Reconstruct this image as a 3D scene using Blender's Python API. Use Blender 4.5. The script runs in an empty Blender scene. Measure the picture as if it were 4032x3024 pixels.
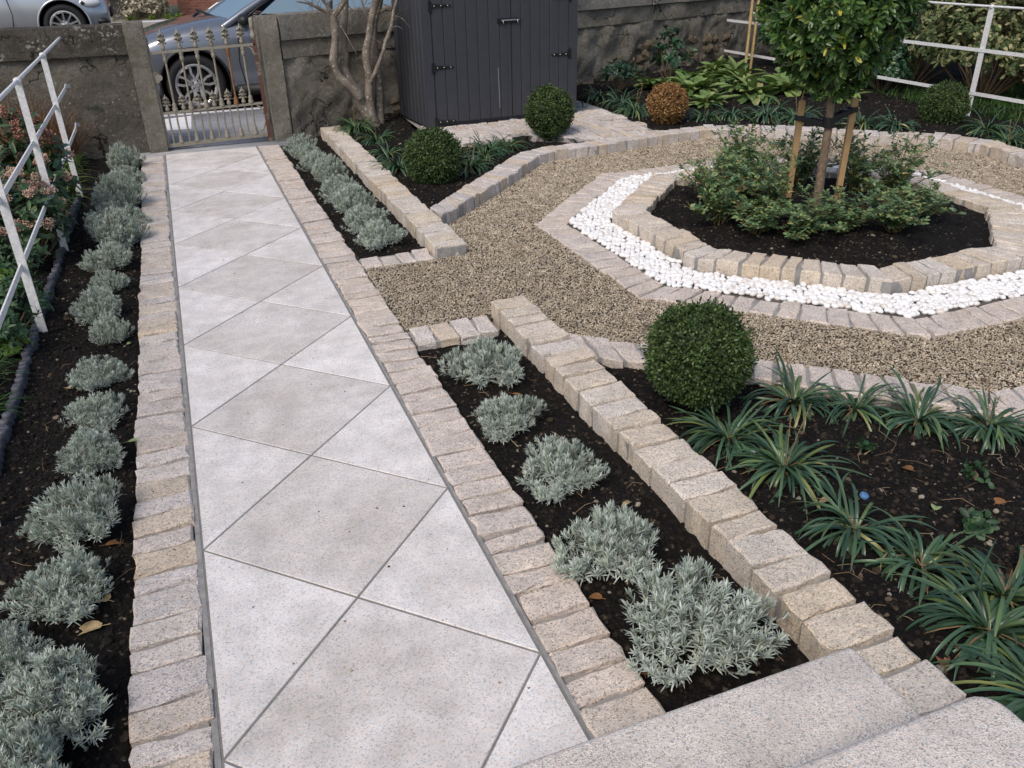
import bpy, bmesh, math, random
import numpy as np
from mathutils import Vector, Matrix

SC = bpy.context.scene
COL = SC.collection
PI = math.pi
rng = np.random.default_rng(11)
random.seed(5)

# ------------------------------------------------------------------ materials
def new_mat(name):
    m = bpy.data.materials.new(name); m.use_nodes = True
    nt = m.node_tree; b = nt.nodes['Principled BSDF']
    return m, nt, b

def nd(nt, t, **kw):
    n = nt.nodes.new(t)
    for k, v in kw.items():
        if k in n.inputs.keys() if hasattr(n.inputs, 'keys') else False: n.inputs[k].default_value = v
        else: setattr(n, k, v)
    return n

def L(nt, a, b): nt.links.new(a, b)

def coords(nt, kind='Object'):
    return nt.nodes.new('ShaderNodeTexCoord').outputs[kind]

def noise(nt, vec, scale, detail=4, rough=.55, dist=0):
    n = nt.nodes.new('ShaderNodeTexNoise')
    n.inputs['Scale'].default_value = scale; n.inputs['Detail'].default_value = detail
    n.inputs['Roughness'].default_value = rough; n.inputs['Distortion'].default_value = dist
    if vec is not None: L(nt, vec, n.inputs['Vector'])
    return n.outputs['Fac']

def voro(nt, vec, scale, feature='F1', out='Distance'):
    n = nt.nodes.new('ShaderNodeTexVoronoi'); n.feature = feature
    n.inputs['Scale'].default_value = scale
    if vec is not None: L(nt, vec, n.inputs['Vector'])
    return n.outputs[out]

def ramp(nt, fac, stops, interp='LINEAR'):
    r = nt.nodes.new('ShaderNodeValToRGB'); r.color_ramp.interpolation = interp
    el = r.color_ramp.elements
    while len(el) < len(stops): el.new(.5)
    for e, (p, c) in zip(el, stops):
        e.position = p; e.color = (c, c, c, 1) if isinstance(c, (int, float)) else (c[0], c[1], c[2], 1)
    if fac is not None: L(nt, fac, r.inputs['Fac'])
    return r.outputs['Color']

def mix(nt, fac, a, b, mode='MIX'):
    n = nt.nodes.new('ShaderNodeMix'); n.data_type = 'RGBA'; n.blend_type = mode
    for sock, v in ((0, fac), (6, a), (7, b)):
        if isinstance(v, (int, float)): n.inputs[sock].default_value = v if sock == 0 else (v, v, v, 1)
        elif isinstance(v, tuple): n.inputs[sock].default_value = (v[0], v[1], v[2], 1)
        else: L(nt, v, n.inputs[sock])
    return n.outputs[2]

def math_(nt, op, a, b=0.0):
    n = nt.nodes.new('ShaderNodeMath'); n.operation = op
    for i, v in enumerate((a, b)):
        if isinstance(v, (int, float)): n.inputs[i].default_value = v
        else: L(nt, v, n.inputs[i])
    return n.outputs[0]

def bump(nt, b, height, strength=.5, dist=.01):
    n = nt.nodes.new('ShaderNodeBump'); n.inputs['Strength'].default_value = strength
    n.inputs['Distance'].default_value = dist
    L(nt, height, n.inputs['Height']); L(nt, n.outputs['Normal'], b.inputs['Normal'])

def island(nt): return nt.nodes.new('ShaderNodeNewGeometry').outputs['Random Per Island']

def granite(name, tints, speck_dark=.35, speck_light=1.25, scale=230, rough=.85, bmp=.5, stain=0.0):
    """split granite: every stone its own tint, fine dark / light crystals"""
    m, nt, b = new_mat(name); v = coords(nt)
    base = ramp(nt, island(nt), tints)
    n1 = noise(nt, v, 9, 3)
    base = mix(nt, .55, base, ramp(nt, n1, [(.3, .72), (.7, 1.18)]), 'MULTIPLY')
    cell = voro(nt, v, scale, out='Color')
    sep = nt.nodes.new('ShaderNodeSeparateColor'); L(nt, cell, sep.inputs[0])
    sp = ramp(nt, sep.outputs[0], [(0, speck_dark), (.13, speck_dark * 1.35), (.2, .92), (.72, 1.02), (.85, speck_light)], 'LINEAR')
    base = mix(nt, .75, base, sp, 'MULTIPLY')
    warm = ramp(nt, sep.outputs[1], [(.0, (1.12, .92, .78)), (.35, (1, 1, 1)), (.8, (.98, .99, 1.03))])
    base = mix(nt, .6, base, warm, 'MULTIPLY')
    if stain:
        s = noise(nt, v, 2.1, 5, .6)
        base = mix(nt, stain, base, ramp(nt, s, [(.38, (.66, .62, .56)), (.6, (1.04, 1.04, 1.05))]), 'MULTIPLY')
    L(nt, base, b.inputs['Base Color']); b.inputs['Roughness'].default_value = rough
    h = math_(nt, 'ADD', noise(nt, v, 60, 5, .7), math_(nt, 'MULTIPLY', voro(nt, v, scale), .5))
    bump(nt, b, h, bmp, .006)
    return m

SETT = granite('split_granite', [(0, (.58, .50, .40)), (.15, (.63, .56, .50)), (.35, (.62, .57, .54)), (.55, (.68, .62, .555)),
                                 (.75, (.58, .54, .51)), (.88, (.66, .55, .42)), (1, (.65, .61, .57))], bmp=.7)
SETT_WARM = granite('split_granite_honey', [(0, (.66, .55, .40)), (.25, (.68, .60, .50)), (.5, (.70, .64, .57)),
                                 (.75, (.66, .57, .45)), (1, (.70, .65, .59))], bmp=.8)
SETT_PINK = granite('split_granite_pink', [(0, (.62, .535, .455)), (.4, (.66, .585, .52)), (.7, (.61, .545, .49)), (1, (.68, .595, .50))], bmp=.6)
SLAB_LIGHT = granite('sawn_granite_pale', [(0, (.78, .755, .725)), (1, (.84, .815, .785))], .55, 1.12, 260, .7, .12, .30)
SLAB_STAIN = granite('sawn_granite_worn', [(0, (.69, .66, .625)), (1, (.75, .72, .685))], .53, 1.12, 260, .7, .12, .42)
STEP = granite('bush_hammered_granite', [(0, (.72, .66, .59)), (1, (.76, .70, .64))], .38, 1.25, 300, .9, .7)

def simple(name, col, rough=.6, metal=0, spec=None, nscale=None, namp=.25, bmp=0, bscale=80, coat=0):
    m, nt, b = new_mat(name)
    b.inputs['Roughness'].default_value = rough; b.inputs['Metallic'].default_value = metal
    if coat: b.inputs['Coat Weight'].default_value = coat; b.inputs['Coat Roughness'].default_value = .04
    if nscale:
        v = coords(nt)
        c = mix(nt, 1.0, col, ramp(nt, noise(nt, v, nscale, 5, .6), [(.25, 1 - namp), (.75, 1 + namp)]), 'MULTIPLY')
        L(nt, c, b.inputs['Base Color'])
    else: b.inputs['Base Color'].default_value = (*col, 1)
    if bmp: bump(nt, b, noise(nt, coords(nt), bscale, 5, .65), bmp, .005)
    return m

MORTAR = simple('mortar', (.30, .29, .275), .95, nscale=25, namp=.3, bmp=.6)
GROUT = simple('slab_grout', (.23, .22, .205), .95, nscale=20, namp=.25, bmp=.4)
CONC = simple('concrete', (.34, .34, .35), .9, nscale=6, namp=.2, bmp=.3)
CONC_PALE = simple('concrete_pale', (.60, .60, .61), .9, nscale=5, namp=.15, bmp=.2)
ASPHALT = simple('asphalt', (.06, .06, .062), .9, nscale=40, namp=.4, bmp=.6)
GRIT = simple('far_pavement', (.32, .29, .25), .95, nscale=5, namp=.2, bmp=.3)

def soil_mat():
    m, nt, b = new_mat('dark_compost'); v = coords(nt)
    c = ramp(nt, noise(nt, v, 26, 6, .7), [(.3, (.006, .0055, .0055)), (.55, (.015, .0125, .011)), (.8, (.034, .027, .021))])
    cell = voro(nt, v, 95, out='Color'); sep = nt.nodes.new('ShaderNodeSeparateColor'); L(nt, cell, sep.inputs[0])
    c = mix(nt, ramp(nt, sep.outputs[0], [(.975, 0), (.982, 1)]), c, (.2, .16, .11))
    L(nt, c, b.inputs['Base Color']); b.inputs['Roughness'].default_value = .95
    b.inputs['Specular IOR Level'].default_value = .2
    bump(nt, b, math_(nt, 'ADD', noise(nt, v, 70, 6, .75), voro(nt, v, 55)), 1.0, .02)
    return m
SOIL = soil_mat()

def island_mat(name, stops, rough=.8, spec=.4, transl=0, bmp=0, var=.25, nscale=12):
    m, nt, b = new_mat(name)
    c = ramp(nt, island(nt), stops)
    if var: c = mix(nt, 1.0, c, ramp(nt, noise(nt, coords(nt), nscale, 2), [(.3, 1 - var), (.7, 1 + var)]), 'MULTIPLY')
    L(nt, c, b.inputs['Base Color']); b.inputs['Roughness'].default_value = rough
    b.inputs['Specular IOR Level'].default_value = spec
    if bmp: bump(nt, b, noise(nt, coords(nt), 90, 4), bmp, .004)
    if transl:
        t = nt.nodes.new('ShaderNodeBsdfTranslucent'); L(nt, mix(nt, 1.0, c, (1.2, 1.25, .7), 'MULTIPLY'), t.inputs['Color'])
        mx = nt.nodes.new('ShaderNodeMixShader'); mx.inputs[0].default_value = transl
        L(nt, b.outputs[0], mx.inputs[1]); L(nt, t.outputs[0], mx.inputs[2])
        L(nt, mx.outputs[0], nt.nodes['Material Output'].inputs['Surface'])
    return m

CRUMB = island_mat('compost_crumbs', [(0, (.008, .007, .007)), (.5, (.02, .016, .014)), (.93, (.036, .028, .022)), (.968, (.09, .065, .04)), (.984, (.26, .23, .18))], .95, .15)
GRAVEL = island_mat('pea_gravel', [(0, (.28, .22, .155)), (.2, (.40, .325, .235)), (.4, (.46, .385, .28)), (.6, (.37, .31, .235)), (.8, (.53, .455, .345)), (1, (.62, .56, .46))], .85, .3)
def gravel_base():
    m, nt, b = new_mat('gravel_bed'); v = coords(nt)
    cell = voro(nt, v, 110, out='Color'); sep = nt.nodes.new('ShaderNodeSeparateColor'); L(nt, cell, sep.inputs[0])
    c = ramp(nt, sep.outputs[0], [(0, (.09, .07, .05)), (.4, (.2, .16, .115)), (.8, (.3, .25, .18)), (1, (.4, .34, .26))])
    c = mix(nt, 1.0, c, ramp(nt, voro(nt, v, 110), [(.1, 1.0), (.6, .35)]), 'MULTIPLY')
    L(nt, c, b.inputs['Base Color']); b.inputs['Roughness'].default_value = .95
    bump(nt, b, math_(nt, 'SUBTRACT', 1.0, voro(nt, v, 110)), 1.0, .01)
    return m
GBASE = gravel_base()
PEBBLE = island_mat('white_pebble', [(0, (.74, .71, .67)), (.2, (.84, .82, .79)), (1, (.90, .895, .89))], .45, .4, var=.05, bmp=.05)
def pebble_obj_mat():
    m, nt, b = new_mat('white_pebble_single')
    r = nt.nodes.new('ShaderNodeObjectInfo').outputs['Random']
    L(nt, ramp(nt, r, [(0, (.70, .65, .59)), (.14, (.80, .76, .72)), (.3, (.86, .85, .83)), (1, (.90, .895, .89))]), b.inputs['Base Color'])
    b.inputs['Roughness'].default_value = .45
    bump(nt, b, noise(nt, coords(nt), 60, 3), .08, .004)
    return m
PEBBLE1 = pebble_obj_mat()

def wall_mat(name, c0, c1, c2, lich=.66, moss=.0):
    m, nt, b = new_mat(name); v = coords(nt)
    n1 = noise(nt, v, 2.2, 6, .65); n2 = noise(nt, v, 24, 6, .7)
    c = mix(nt, .5, ramp(nt, n1, [(.3, c0), (.5, c1), (.7, c2)]), ramp(nt, n2, [(.3, c0), (.7, c2)]))
    li = noise(nt, v, 34, 3, .6); li2 = noise(nt, v, 3.1, 3)
    mask = math_(nt, 'MULTIPLY', ramp(nt, li, [(lich - .02, 0), (lich + .01, 1)]), ramp(nt, li2, [(.46, 0), (.6, 1)]))
    c = mix(nt, mask, c, (.42, .41, .36))
    if moss:
        c = mix(nt, math_(nt, 'MULTIPLY', ramp(nt, noise(nt, v, 5, 5, .7), [(.5, 0), (.68, 1)]), moss), c, (.09, .085, .03))
    # hairline cracks
    dv = nt.nodes.new('ShaderNodeVectorMath'); dv.operation = 'ADD'
    nc = nt.nodes.new('ShaderNodeTexNoise'); nc.inputs['Scale'].default_value = 3.5; nc.inputs['Detail'].default_value = 4; L(nt, v, nc.inputs['Vector'])
    L(nt, v, dv.inputs[0]); L(nt, nc.outputs['Color'], dv.inputs[1])
    cr = ramp(nt, voro(nt, dv.outputs[0], 1.25, 'DISTANCE_TO_EDGE'), [(.006, 0), (.014, 1)])
    cr = mix(nt, ramp(nt, noise(nt, v, 1.7, 2), [(.45, 1), (.56, 0)]), (1, 1, 1), cr)
    c = mix(nt, 1.0, c, mix(nt, .8, (1, 1, 1), cr), 'MULTIPLY')
    L(nt, c, b.inputs['Base Color']); b.inputs['Roughness'].default_value = .95
    b.inputs['Specular IOR Level'].default_value = .25
    h = math_(nt, 'ADD', math_(nt, 'ADD', noise(nt, v, 55, 6, .75), math_(nt, 'MULTIPLY', noise(nt, v, 9, 4), 1.2)), math_(nt, 'MULTIPLY', cr, .6))
    bump(nt, b, h, 1.0, .022)
    return m
WALL_L = wall_mat('weathered_render', (.065, .058, .048), (.14, .125, .104), (.235, .213, .178), .63, .25)
WALL_R = wall_mat('weathered_render_mossy', (.115, .103, .085), (.215, .196, .164), (.335, .31, .265), .64, .35)
COPING = wall_mat('weathered_coping', (.12, .112, .099), (.245, .23, .205), (.37, .35, .315), .60, .1)
COPING_DARK = wall_mat('blackened_coping', (.04, .036, .031), (.085, .076, .064), (.155, .14, .12), .59, .1)
PILLAR = wall_mat('gate_pillar_cement', (.12, .11, .09), (.225, .21, .172), (.34, .318, .262), .64, .3)
STONE = wall_mat('rubble_stone', (.08, .065, .045), (.16, .13, .09), (.22, .185, .13), .66, .2)

def painted_iron(name, col, rust=(.19, .07, .025), amt=.62, sc=14):
    m, nt, b = new_mat(name); v = coords(nt)
    n = noise(nt, v, sc, 6, .7); n2 = noise(nt, v, 55, 3)
    c = mix(nt, 1.0, col, ramp(nt, n2, [(.3, .8), (.7, 1.08)]), 'MULTIPLY')
    c = mix(nt, ramp(nt, n, [(amt, 0), (amt + .06, 1)]), c, rust)
    L(nt, c, b.inputs['Base Color']); b.inputs['Roughness'].default_value = .55
    bump(nt, b, n2, .2, .004)
    return m
WHITE_IRON = painted_iron('white_painted_iron', (.78, .78, .78), (.42, .38, .33), .69, 22)
GATE_IRON = painted_iron('stone_grey_painted_iron', (.29, .26, .205), (.13, .075, .035), .60, 12)
RUST_IRON = painted_iron('rusted_iron', (.26, .135, .055), (.13, .055, .025), .52, 20)
RED_IRON = painted_iron('red_oxide_iron', (.12, .05, .035), (.22, .19, .14), .56, 16)
SHED_PAINT = simple('slate_shed_paint', (.042, .045, .055), .55, nscale=14, namp=.12, bmp=.1, bscale=120)
BLACK_IRON = simple('black_ironmongery', (.008, .008, .009), .4)
STEEL = simple('bright_steel', (.6, .6, .6), .3, 1)
STAKE = simple('planed_softwood', (.42, .27, .13), .8, nscale=9, namp=.22, bmp=.2)
CANE = simple('bamboo', (.42, .29, .13), .6, nscale=14, namp=.3)
RUBBER = simple('black_rubber', (.006, .006, .007), .5)
PLASTIC = simple('grey_plastic_edging', (.085, .088, .105), .6, nscale=18, namp=.25)
BARK = island_mat('young_bark', [(0, (.17, .125, .085)), (1, (.21, .155, .11))], .9, .2, bmp=.5, var=.35, nscale=30)
def old_bark():
    m, nt, b = new_mat('smooth_grey_bark'); v = coords(nt)
    c = ramp(nt, noise(nt, v, 8, 5, .6), [(.3, (.10, .08, .06)), (.55, (.21, .175, .14)), (.75, (.29, .25, .21))])
    c = mix(nt, ramp(nt, noise(nt, v, 38, 3), [(.60, 0), (.66, 1)]), c, (.46, .43, .39))
    L(nt, c, b.inputs['Base Color']); b.inputs['Roughness'].default_value = .85
    bump(nt, b, noise(nt, v, 40, 5), .5, .008); return m
OLDBARK = old_bark()

LAV = island_mat('lavender_leaf', [(0, (.36, .415, .365)), (.4, (.48, .54, .49)), (.75, (.58, .635, .585)), (.93, (.66, .70, .655)), (1, (.50, .53, .40))], .8, .25, .16, var=.2, nscale=14)
LAVSTEM = simple('lavender_stem', (.16, .15, .10), .9)
BOX = island_mat('box_leaf', [(0, (.024, .046, .014)), (.5, (.052, .090, .026)), (.85, (.092, .145, .042)), (1, (.145, .20, .06))], .5, .4, .12, var=.35, nscale=9)
BOXIN = simple('box_shade_core', (.012, .022, .007), .95)  # dark core tone: shade among the leaves painted in
DEADBOX = island_mat('dead_box_leaf', [(0, (.13, .062, .022)), (.45, (.27, .145, .055)), (.8, (.39, .235, .10)), (1, (.5, .35, .17))], .8, .2, .1, var=.3)
DEADIN = simple('dead_box_shade_core', (.05, .025, .01), .95)  # same painted inner shade for the dead ball's core
LIR = island_mat('strap_leaf', [(0, (.030, .070, .040)), (.45, (.055, .112, .060)), (.82, (.085, .15, .072)), (.95, (.14, .20, .06)), (1, (.30, .28, .11))], .32, .5, .12, var=.3, nscale=7)
DRY = simple('dry_flower_stalk', (.24, .15, .075), .9)
ROSE = island_mat('rose_leaf', [(0, (.055, .115, .055)), (.4, (.11, .195, .09)), (.7, (.19, .28, .115)), (.9, (.30, .36, .13)), (1, (.38, .29, .12))], .4, .5, .15, var=.35, nscale=8)
ROSESTEM = island_mat('rose_cane', [(0, (.10, .12, .04)), (.6, (.15, .11, .045)), (1, (.20, .09, .05))], .7, .3)
PITT = island_mat('pittosporum_leaf', [(0, (.028, .070, .020)), (.45, (.058, .125, .032)), (.8, (.105, .19, .048)), (.975, (.16, .25, .065)), (.985, (.50, .44, .06)), (1, (.55, .5, .1))], .32, .5, .15, var=.3, nscale=6)
PITTIN = simple('crown_shade_core', (.016, .032, .011), .95)  # inner shade of the crown painted as a dark core colour
SKIM = island_mat('skimmia_leaf', [(0, (.02, .05, .02)), (.6, (.045, .095, .04)), (.93, (.08, .14, .06)), (1, (.18, .22, .09))], .35, .5, .1, var=.3)
SKIMFL = island_mat('skimmia_buds', [(0, (.36, .17, .13)), (.3, (.47, .30, .22)), (.65, (.58, .48, .36)), (1, (.40, .22, .18))], .8, .2)
SKIMRED = island_mat('skimmia_red_buds', [(0, (.20, .07, .055)), (.5, (.32, .15, .11)), (1, (.45, .29, .20))], .8, .2)
GRASSY = island_mat('lime_grass', [(0, (.10, .17, .025)), (.5, (.19, .30, .05)), (1, (.32, .40, .10))], .6, .3, .2, var=.3)
GRASSD = island_mat('dark_grass', [(0, (.02, .06, .012)), (.6, (.045, .11, .02)), (1, (.08, .16, .04))], .6, .3, .15, var=.3)
FERN = island_mat('ground_cover_leaf', [(0, (.018, .05, .02)), (.6, (.04, .095, .04)), (1, (.09, .15, .065))], .5, .4, .1, var=.35)
LIME = island_mat('lime_leaf', [(0, (.13, .24, .04)), (.6, (.22, .36, .07)), (1, (.34, .44, .12))], .55, .3, .2, var=.25)
HOSTA = island_mat('broad_leaf', [(0, (.07, .14, .04)), (.5, (.16, .24, .075)), (.85, (.27, .34, .12)), (1, (.34, .29, .13))], .6, .3, .15, var=.35)
GLOSS = island_mat('glossy_shrub_leaf', [(0, (.015, .05, .025)), (.6, (.04, .10, .05)), (1, (.10, .19, .09))], .3, .5, .1, var=.3)
VARI = island_mat('variegated_leaf', [(0, (.035, .065, .022)), (.5, (.10, .135, .045)), (.8, (.24, .24, .11)), (1, (.40, .37, .21))], .6, .3, .1, var=.4)
TWIG = island_mat('twig', [(0, (.12, .085, .05)), (1, (.25, .19, .12))], .9, .2)
REED = island_mat('withered_reed', [(0, (.10, .045, .02)), (.6, (.20, .10, .045)), (1, (.29, .17, .08))], .9, .2, .1)
LEAFBR = island_mat('fallen_leaf_brown', [(0, (.22, .10, .04)), (1, (.24, .12, .05))], .8, .2, var=.3, nscale=40)
LEAFTAN = island_mat('fallen_leaf_tan', [(0, (.42, .31, .17)), (1, (.45, .34, .19))], .8, .2, var=.3, nscale=40)
LEAFGR = island_mat('fallen_leaf_green', [(0, (.30, .38, .16)), (1, (.33, .40, .17))], .7, .3, var=.2, nscale=40)

# ------------------------------------------------------------------ objects
def link(o, parent=None):
    COL.objects.link(o)
    if parent is not None: o.parent = parent
    return o

def empty(name, loc=(0, 0, 0), rz=0):
    o = bpy.data.objects.new(name, None); o.empty_display_size = .05
    o.location = loc; o.rotation_euler = (0, 0, rz); return link(o)

def tag(o, label, cat, group=None, kind=None):
    o['label'] = label; o['category'] = cat
    if group: o['group'] = group
    if kind: o['kind'] = kind
    return o

def struct(o): o['kind'] = 'structure'; return o

class NB:
    """numpy mesh builder: many little pieces -> one mesh"""
    def __init__(s): s.V = []; s.F = []; s.n = 0
    def add(s, V, F, mi=0):
        V = np.asarray(V, float).reshape(-1, 3); F = np.asarray(F, np.int64)
        s.V.append(V); s.F.append((F + s.n, mi)); s.n += len(V)
    def mesh(s, name, mats, smooth=True):
        V = np.concatenate(s.V) if s.V else np.zeros((0, 3))
        me = bpy.data.meshes.new(name)
        me.vertices.add(len(V)); me.vertices.foreach_set('co', V.ravel())
        li = np.concatenate([F.ravel() for F, _ in s.F]); tot = np.concatenate([np.full(len(F), F.shape[1]) for F, _ in s.F])
        mi = np.concatenate([np.full(len(F), m) for F, m in s.F])
        me.loops.add(len(li)); me.loops.foreach_set('vertex_index', li.astype(np.int32))
        me.polygons.add(len(tot)); st = np.concatenate([[0], np.cumsum(tot)[:-1]])
        me.polygons.foreach_set('loop_start', st.astype(np.int32)); me.polygons.foreach_set('loop_total', tot.astype(np.int32))
        me.polygons.foreach_set('material_index', mi.astype(np.int32))
        me.polygons.foreach_set('use_smooth', np.full(len(tot), bool(smooth)))
        for m in (mats if isinstance(mats, (list, tuple)) else [mats]): me.materials.append(m)
        me.update(calc_edges=True); me.validate(); return me
    def obj(s, name, mats, parent=None, smooth=True):
        return link(bpy.data.objects.new(name, s.mesh(name, mats, smooth)), parent)
    # ---- shapes
    def box(s, x0, x1, y0, y1, z0, z1, mi=0, M=None):
        V = np.array([(x, y, z) for z in (z0, z1) for y in (y0, y1) for x in (x0, x1)], float)
        if M is not None: V = V @ np.array(M.to_3x3()).T + np.array(M.translation)
        s.add(V, [(0, 2, 3, 1), (4, 5, 7, 6), (0, 1, 5, 4), (2, 6, 7, 3), (0, 4, 6, 2), (1, 3, 7, 5)], mi)
    def bar(s, a, b, w, t, upv=(0, 0, 1), mi=0):
        """rectangular bar a->b, w along side, t along up"""
        a = np.array(a, float); b = np.array(b, float); d = b - a; d /= np.linalg.norm(d)
        u = np.array(upv, float); sd = np.cross(d, u); sd /= np.linalg.norm(sd); u = np.cross(sd, d)
        V = [p + i * sd * w / 2 + j * u * t / 2 for p in (a, b) for j in (-1, 1) for i in (-1, 1)]
        s.add(V, [(0, 2, 3, 1), (4, 5, 7, 6), (0, 1, 5, 4), (2, 6, 7, 3), (0, 4, 6, 2), (1, 3, 7, 5)], mi)
    def tube(s, pts, rad, k=6, mi=0, caps=True):
        P = np.array(pts, float); n = len(P); R = np.full(n, rad) if np.isscalar(rad) else np.array(rad, float)
        T = np.gradient(P, axis=0); T /= np.linalg.norm(T, axis=1)[:, None] + 1e-12
        ref = np.array([0, 0, 1.]) if abs(T[0, 2]) < .9 else np.array([1., 0, 0])
        A = np.cross(T[0], ref); A /= np.linalg.norm(A); rings = []
        for i in range(n):
            A = A - T[i] * (A @ T[i]); A /= np.linalg.norm(A) + 1e-12; B = np.cross(T[i], A)
            th = np.arange(k) * 2 * PI / k
            rings.append(P[i] + R[i] * (np.cos(th)[:, None] * A + np.sin(th)[:, None] * B))
        V = np.concatenate(rings); F = []
        for i in range(n - 1):
            for j in range(k): F.append((i * k + j, i * k + (j + 1) % k, (i + 1) * k + (j + 1) % k, (i + 1) * k + j))
        s.add(V, F, mi)
        if caps and k == 6:
            b0 = s.n - len(V)
            s.F.append((np.array([(b0, b0 + 3, b0 + 2, b0 + 1), (b0, b0 + 5, b0 + 4, b0 + 3)]), mi))
            e = s.n - k; s.F.append((np.array([(e, e + 1, e + 2, e + 3), (e, e + 3, e + 4, e + 5)]), mi))
    def lathe(s, prof, c, k=14, axis='z', mi=0):
        """prof [(r, h)] round an axis through c"""
        th = np.arange(k) * 2 * PI / k; V = []
        for r, h in prof:
            for t in th:
                p = (r * math.cos(t), r * math.sin(t), h)
                V.append(p if axis == 'z' else ((p[0], p[2], p[1]) if axis == 'y' else (p[2], p[0], p[1])))
        V = np.array(V) + np.array(c, float); F = []
        for i in range(len(prof) - 1):
            for j in range(k):
                q = (i * k + j, i * k + (j + 1) % k, (i + 1) * k + (j + 1) % k, (i + 1) * k + j)
                F.append(q if axis != 'y' else q[::-1])
        s.add(V, F, mi)
    def leaves(s, B, D, N, Ln, W, bend=0., seg=3, prof='lance', cols=2, fold=.25, mi=0):
        B = np.asarray(B, float); n = len(B); D = np.asarray(D, float); D = D / (np.linalg.norm(D, axis=1)[:, None] + 1e-9)
        N = np.asarray(N, float); N = N - D * (N * D).sum(1)[:, None]; N /= np.linalg.norm(N, axis=1)[:, None] + 1e-9
        S = np.cross(D, N); Ln = np.broadcast_to(Ln, n); W = np.broadcast_to(W, n)
        bend = np.where(np.abs(np.broadcast_to(bend, n)) < 1e-3, 1e-3, np.broadcast_to(bend, n))
        t = np.linspace(0, 1, seg + 1)
        pr = {'lance': np.sin(PI * np.clip(t * .86 + .12, 0, 1)) ** .8, 'strap': np.minimum(1, np.minimum(t * 6 + .5, (1 - t) * 4 + .12)),
              'obov': np.sin(PI * np.clip(t ** 1.35 * .86 + .05, 0, 1)) ** .8, 'oval': np.sin(PI * np.clip(t * .9 + .06, 0, 1)) ** .6,
              'needle': np.minimum(1, np.minimum(t * 4 + .55, (1 - t) * 2.5 + .3))}[prof]
        bt = bend[:, None] * t[None]
        fx = np.sin(bt) / bend[:, None]; fz = (1 - np.cos(bt)) / bend[:, None]
        C = B[:, None] + Ln[:, None, None] * (fx[..., None] * D[:, None] - fz[..., None] * N[:, None])
        NN = np.cos(bt)[..., None] * N[:, None] + np.sin(bt)[..., None] * D[:, None]
        off = (W[:, None] * pr[None] / 2)[..., None] * S[:, None]
        if cols == 2: V = np.stack([C - off, C + off], 2)
        else:
            dn = (W[:, None] * pr[None] * fold)[..., None] * NN
            V = np.stack([C - off + dn * .5, C - dn * .5, C + off + dn * .5], 2)
        V = V.reshape(-1, 3); per = (seg + 1) * cols
        f = [(i * cols + j, i * cols + j + 1, (i + 1) * cols + j + 1, (i + 1) * cols + j) for i in range(seg) for j in range(cols - 1)]
        F = (np.arange(n)[:, None, None] * per + np.array(f)[None]).reshape(-1, 4)
        s.add(V, F, mi)
    def blobs(s, C, R, mi=0, squash=(.75, 1.0), r=None):
        """irregular little stones (icosahedra)"""
        r = r or rng; n = len(C); g = (1 + 5 ** .5) / 2
        base = np.array([(-1, g, 0), (1, g, 0), (-1, -g, 0), (1, -g, 0), (0, -1, g), (0, 1, g), (0, -1, -g), (0, 1, -g), (g, 0, -1), (g, 0, 1), (-g, 0, -1), (-g, 0, 1)]) / math.hypot(1, g)
        tri = np.array([(0, 11, 5), (0, 5, 1), (0, 1, 7), (0, 7, 10), (0, 10, 11), (1, 5, 9), (5, 11, 4), (11, 10, 2), (10, 7, 6), (7, 1, 8), (3, 9, 4), (3, 4, 2), (3, 2, 6), (3, 6, 8), (3, 8, 9), (4, 9, 5), (2, 4, 11), (6, 2, 10), (8, 6, 7), (9, 8, 1)])
        sc = np.stack([r.uniform(.8, 1.35, n), r.uniform(.75, 1.1, n), r.uniform(*squash, n)], 1)
        V = base[None] * sc[:, None] * (1 + r.uniform(-.14, .14, (n, 12, 1)))
        a = r.uniform(0, 2 * PI, n); ca, sa = np.cos(a), np.sin(a)
        X = V[..., 0] * ca[:, None] - V[..., 1] * sa[:, None]; Y = V[..., 0] * sa[:, None] + V[..., 1] * ca[:, None]
        tl = r.uniform(-.4, .4, n); Z = V[..., 2] + X * tl[:, None]
        V = np.stack([X, Y, Z], 2) * np.asarray(R)[:, None, None] + np.asarray(C)[:, None]
        F = (np.arange(n)[:, None, None] * 12 + tri[None]).reshape(-1, 3)
        s.add(V.reshape(-1, 3), F, mi)
    def sett(s, c4, z0, z1, mi=0, r=random, jit=.0042, ch=.008, rough=.006):
        """one split stone on the quad c4 (plan corners in order)"""
        c = [np.array(p, float) for p in c4]; per = []
        for i in range(4):
            a, b = c[i], c[(i + 1) % 4]; k = max(2, int(round(np.linalg.norm(b - a) / .045)))
            for j in range(k):
                p = a + (b - a) * j / k
                per.append(p)
        n = len(per); cen = sum(per) / n; zt = z1 + r.uniform(-.006, .004); tx, ty = r.uniform(-.05, .05), r.uniform(-.05, .05)
        V = []
        def zz(p): return zt + (p[0] - cen[0]) * tx + (p[1] - cen[1]) * ty
        jl = [(r.uniform(-jit, jit), r.uniform(-jit, jit)) for _ in per]
        for q, (ins, z) in enumerate(((0, z0), (0, None), (0, None), (ch, None), (None, None))):
            for i, p in enumerate(per):
                d = p - cen; l = np.linalg.norm(d)
                f = .5 if ins is None else 1 - ins / l
                x, y = cen + d * f
                if q: x += jl[i][0] * (1 if q < 4 else .3); y += jl[i][1] * (1 if q < 4 else .3)
                if q in (1, 2): x += r.uniform(-rough, rough) * .6; y += r.uniform(-rough, rough) * .6
                h = z0 if q == 0 else (z0 * .45 + zz(p) * .55 if q == 1 else zz(p) - ch * .8 + r.uniform(-.002, .002) if q == 2 else zz((x, y)) + r.uniform(-.0022, .0022))
                V.append((x, y, h))
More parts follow.
